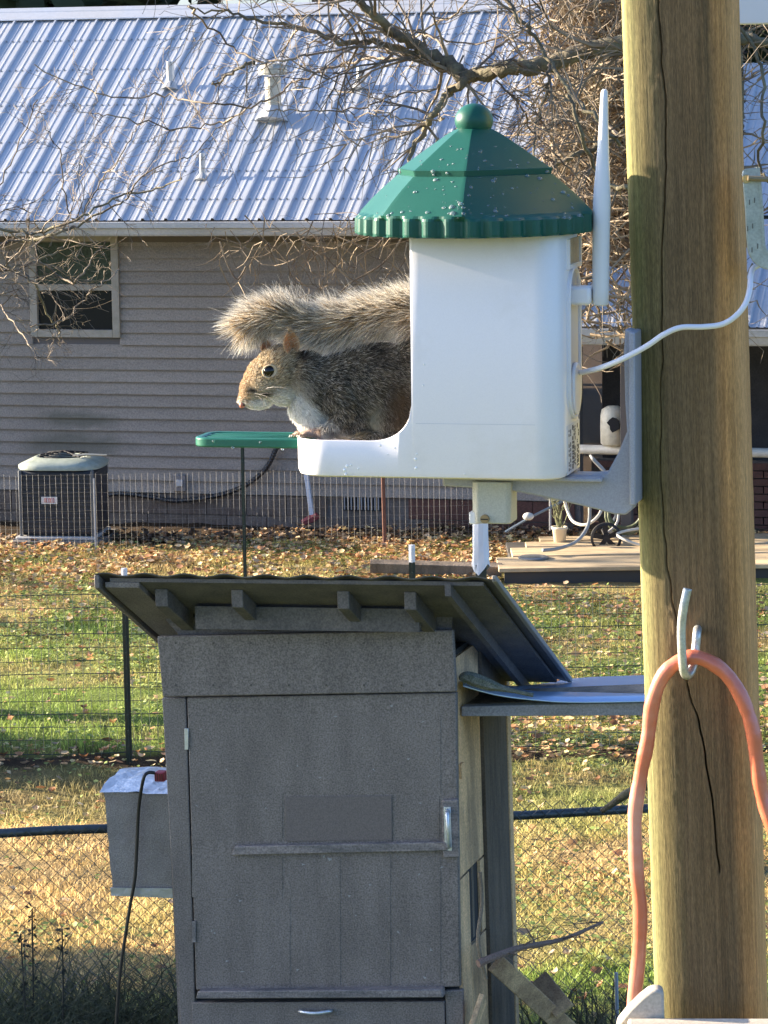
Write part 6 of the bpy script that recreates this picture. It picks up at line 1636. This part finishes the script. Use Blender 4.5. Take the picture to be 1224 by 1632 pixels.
strands("tail_hair", root, d0, d1, L, np.full(n, .50 * S), cr_, ct_, cm_, 5)
# shorter tan underlayer so that the core never shows
root, nr = sample(14000, zsel); it, dt = near_tail(root); n = len(root); tn = ttan[it]; rad = norm(root - tsm[it]); d0 = norm(tn + rad * .7 + g.normal(0, .2, (n, 3)))
strands("tail_underfur", root, d0, norm(d0 + tn), np.full(n, 17 * S) * (.6 + .6 * g.random(n)), np.full(n, .5 * S), np.tile(tan_ * .7, (n, 1)), tan_ * (.7 + .8 * g.random(n))[:, None], None, 3)
# ears: cupped shells, orange inside, pale furry rim
def ear_shell(px, py, y, w_, h_, lean, yaw):
    M_ = Matrix.Translation(sp3(px, py, y)) @ Matrix.Rotation(R(yaw), 4, 'Z') @ Matrix.Rotation(R(lean), 4, 'Y')
    vs = []; cs = []; nr_, na = 7, 16
    for side_, th_e in ((0, 0.), (1, 2.2)):
        for i in range(nr_ + 1):
            u = i / nr_
            for j in range(na + 1):
                v = -1 + 2 * j / na
                wdt_ = w_ * (math.sin(math.pi * (.16 + .80 * u)) ** .8) * (1 - .12 * u)
                x = v * wdt_; z = u * h_; cup = 5.5 * (v * v) - 3.5 * (1 - abs(v)) * math.sin(math.pi * min(1, u + .15))
                vs.append(M_ @ Vector((x * S, (-cup * .9 + th_e) * S, z * S)))
                rim_ = max(abs(v) ** 4, u ** 6); base_ = np.array((.55, .22, .08)) * (.75 + .5 * u) if side_ == 0 else np.array((.34, .24, .15))
                shade_ = max(0, v) * .6 * (1 - u); cs.append(tuple(base_ * (1 - rim_) * (1 - shade_) + np.array((.70, .52, .34)) * rim_))  # inner right side darkened towards the base as painted shading
    N_ = (nr_ + 1) * (na + 1); fs = []
    for i in range(nr_):
        for j in range(na):
            a0 = i * (na + 1) + j; fs.append((a0, a0 + 1, a0 + na + 2, a0 + na + 1)); fs.append((N_ + a0, N_ + a0 + na + 1, N_ + a0 + na + 2, N_ + a0 + 1))
    for i in range(nr_):
        for j in (0, na): a0 = i * (na + 1) + j; fs.append((a0, a0 + na + 1, N_ + a0 + na + 1, N_ + a0))
    for j in range(na): a0 = nr_ * (na + 1) + j; fs.append((a0, a0 + 1, N_ + a0 + 1, N_ + a0))
    mb = MB(); mb.v = [tuple(v) for v in vs]; mb.f = fs; mb.c = cs
    eo = mb.build("ear", mat("ear_mat", attr=True, rough=.6, spec=.2, transl=.4), sq, smooth=True)
    pts_ = []; dr_ = []
    for j in range(420):
        q_ = rng.integers(0, N_); p_e = Vector(vs[q_]); pts_.append(tuple(p_e)); up_e = (M_.to_3x3() @ Vector((rng.normal(0, .5), rng.normal(-.1, .35), 1))).normalized(); dr_.append(tuple(up_e))
    pts_ = np.array(pts_); dr_ = np.array(dr_); n_e = len(pts_); c_e = np.array([cs[0]] * n_e) * 0 + np.array([.62, .44, .27]) * (.6 + .6 * rng.random(n_e))[:, None]
    strands("ear_fur", pts_, dr_, dr_, (4 + 5 * rng.random(n_e)) * S, np.full(n_e, .3 * S), c_e * .8, c_e * 1.2, None, 2, eo)
ear_shell(465, 562, -20, 14.5, 36, -6, 18); ear_shell(426, 566, 13, 10, 26, -16, 30)
# sparse long guard hairs of the tail
root, nr = sample(2600, zsel); it, dt = near_tail(root); n = len(root); tn = ttan[it]; rad = norm(root - tsm[it] + g.normal(0, .002, (n, 3)))
strands("tail_guard_hair", root, norm(tn * .7 + rad * .8), norm(tn + rad * .7 + g.normal(0, .35, (n, 3))), (44 + 24 * g.random(n)) * S, np.full(n, .3 * S), np.tile(tan_, (n, 1)), np.tile(wh, (n, 1)), np.tile(dark * 2, (n, 1)), 5)
# eye, nose, whiskers, claws
bv_ = BVHTree.FromPolygons([tuple(c) for c in co], [tuple(t) for t in tri])
def surf(px, py, side=-1):
    p = sp3(px, py, 0); hit = bv_.ray_cast(Vector((p.x, side * .3, p.z + (side * .3) * 0)), Vector((0, -side, 0)))
    return hit[0], hit[1]
p_, n_ = surf(431, 589)
ey = MB().ell(p_ + Vector((0, .0022, 0)), (10.6 * S, 7.4 * S, 9.2 * S), 24, 16, Matrix.Rotation(R(-28), 3, 'Y')).build("eye", mat("eye_black", (.006, .004, .004), .08, spec=.45), sq, smooth=True)
lid_ = MB(); ring = []
for i in range(33):
    a = 2 * math.pi * i / 32; v = Matrix.Rotation(R(-28), 3, 'Y') @ Vector((11.2 * S * math.cos(a), 0, 9.7 * S * math.sin(a)))
    ring.append(p_ + Vector((0, -.0006, 0)) + v)
lid_.tube(ring, 1.2 * S, 6, False); lid_.build("eyelid", mat("eyelid_mat", (.60, .46, .30), .6), sq, smooth=True)
p2, _ = surf(431, 589, 1)
if p2: MB().ell(p2 + Vector((0, -.0030, 0)), (9.8 * S, 8.0 * S, 8.4 * S), 20, 12).build("eye", mat("eye_black"), sq, smooth=True)
nn_ = sp3(386, 645, -3.5); MB().ell(nn_, (5 * S, 4.5 * S, 6 * S), 14, 10, Matrix.Rotation(R(15), 3, 'Y')).build("nose", mat("nose_pink", (.40, .14, .09), .45), sq, smooth=True)
MB().ell(sp3(389, 645, -7.2), (2.2 * S, 1.2 * S, 2.6 * S), 8, 6).build("nostril", mat("nostril_dark", (.05, .015, .012), .6), sq, smooth=True)
wk = MB(); rg = random.Random(12)
for i in range(6):
    a, b = 400 + rg.uniform(-6, 12), 630 + rg.uniform(-8, 6); p0 = sp3(a, b, -14)
    e = sp3(a + rg.uniform(10, 60), b + rg.uniform(-6, 34), -45 - rg.uniform(0, 30)); mid = p0.lerp(e, .5) + Vector((0, -.002, .003))
    wk.tube(smooth_path([p0, mid, e], 4), [.28 * S, .26 * S, .25 * S, .24 * S, .22 * S, .2 * S, .16 * S, .12 * S, .06 * S], 4, False)
for (a, b, c, d) in ((385, 640, 352, 627), (383, 643, 366, 646), (388, 636, 356, 632), (392, 652, 395, 664), (440, 655, 446, 680), (443, 655, 434, 690)):
    p0 = sp3(a, b, 4); e = sp3(c, d, 0); wk.tube([p0, p0.lerp(e, .5) + Vector((0, 0, .001)), e], [.45 * S, .4 * S, .12 * S], 4, False)
wk.build("whiskers", mat("whisker_mat", (.12, .10, .09), .4), sq, kind='stuff')
for (bx_, bz_) in ((500, -34), (488, 24)):
    for i, (dy, ln_) in enumerate(((-6, 11), (-2, 14), (2, 14), (6, 11))):
        p0 = sp3(bx_ - 8 - ln_, 693, bz_ + dy * 1.4); MB().tube([p0, p0 + Vector((-.0022, 0, -.0004)), p0 + Vector((-.0034, 0, -.0024))], [.0008, .0006, .0002], 6).build("claw", mat("claw_dark", (.05, .035, .03), .4), sq)
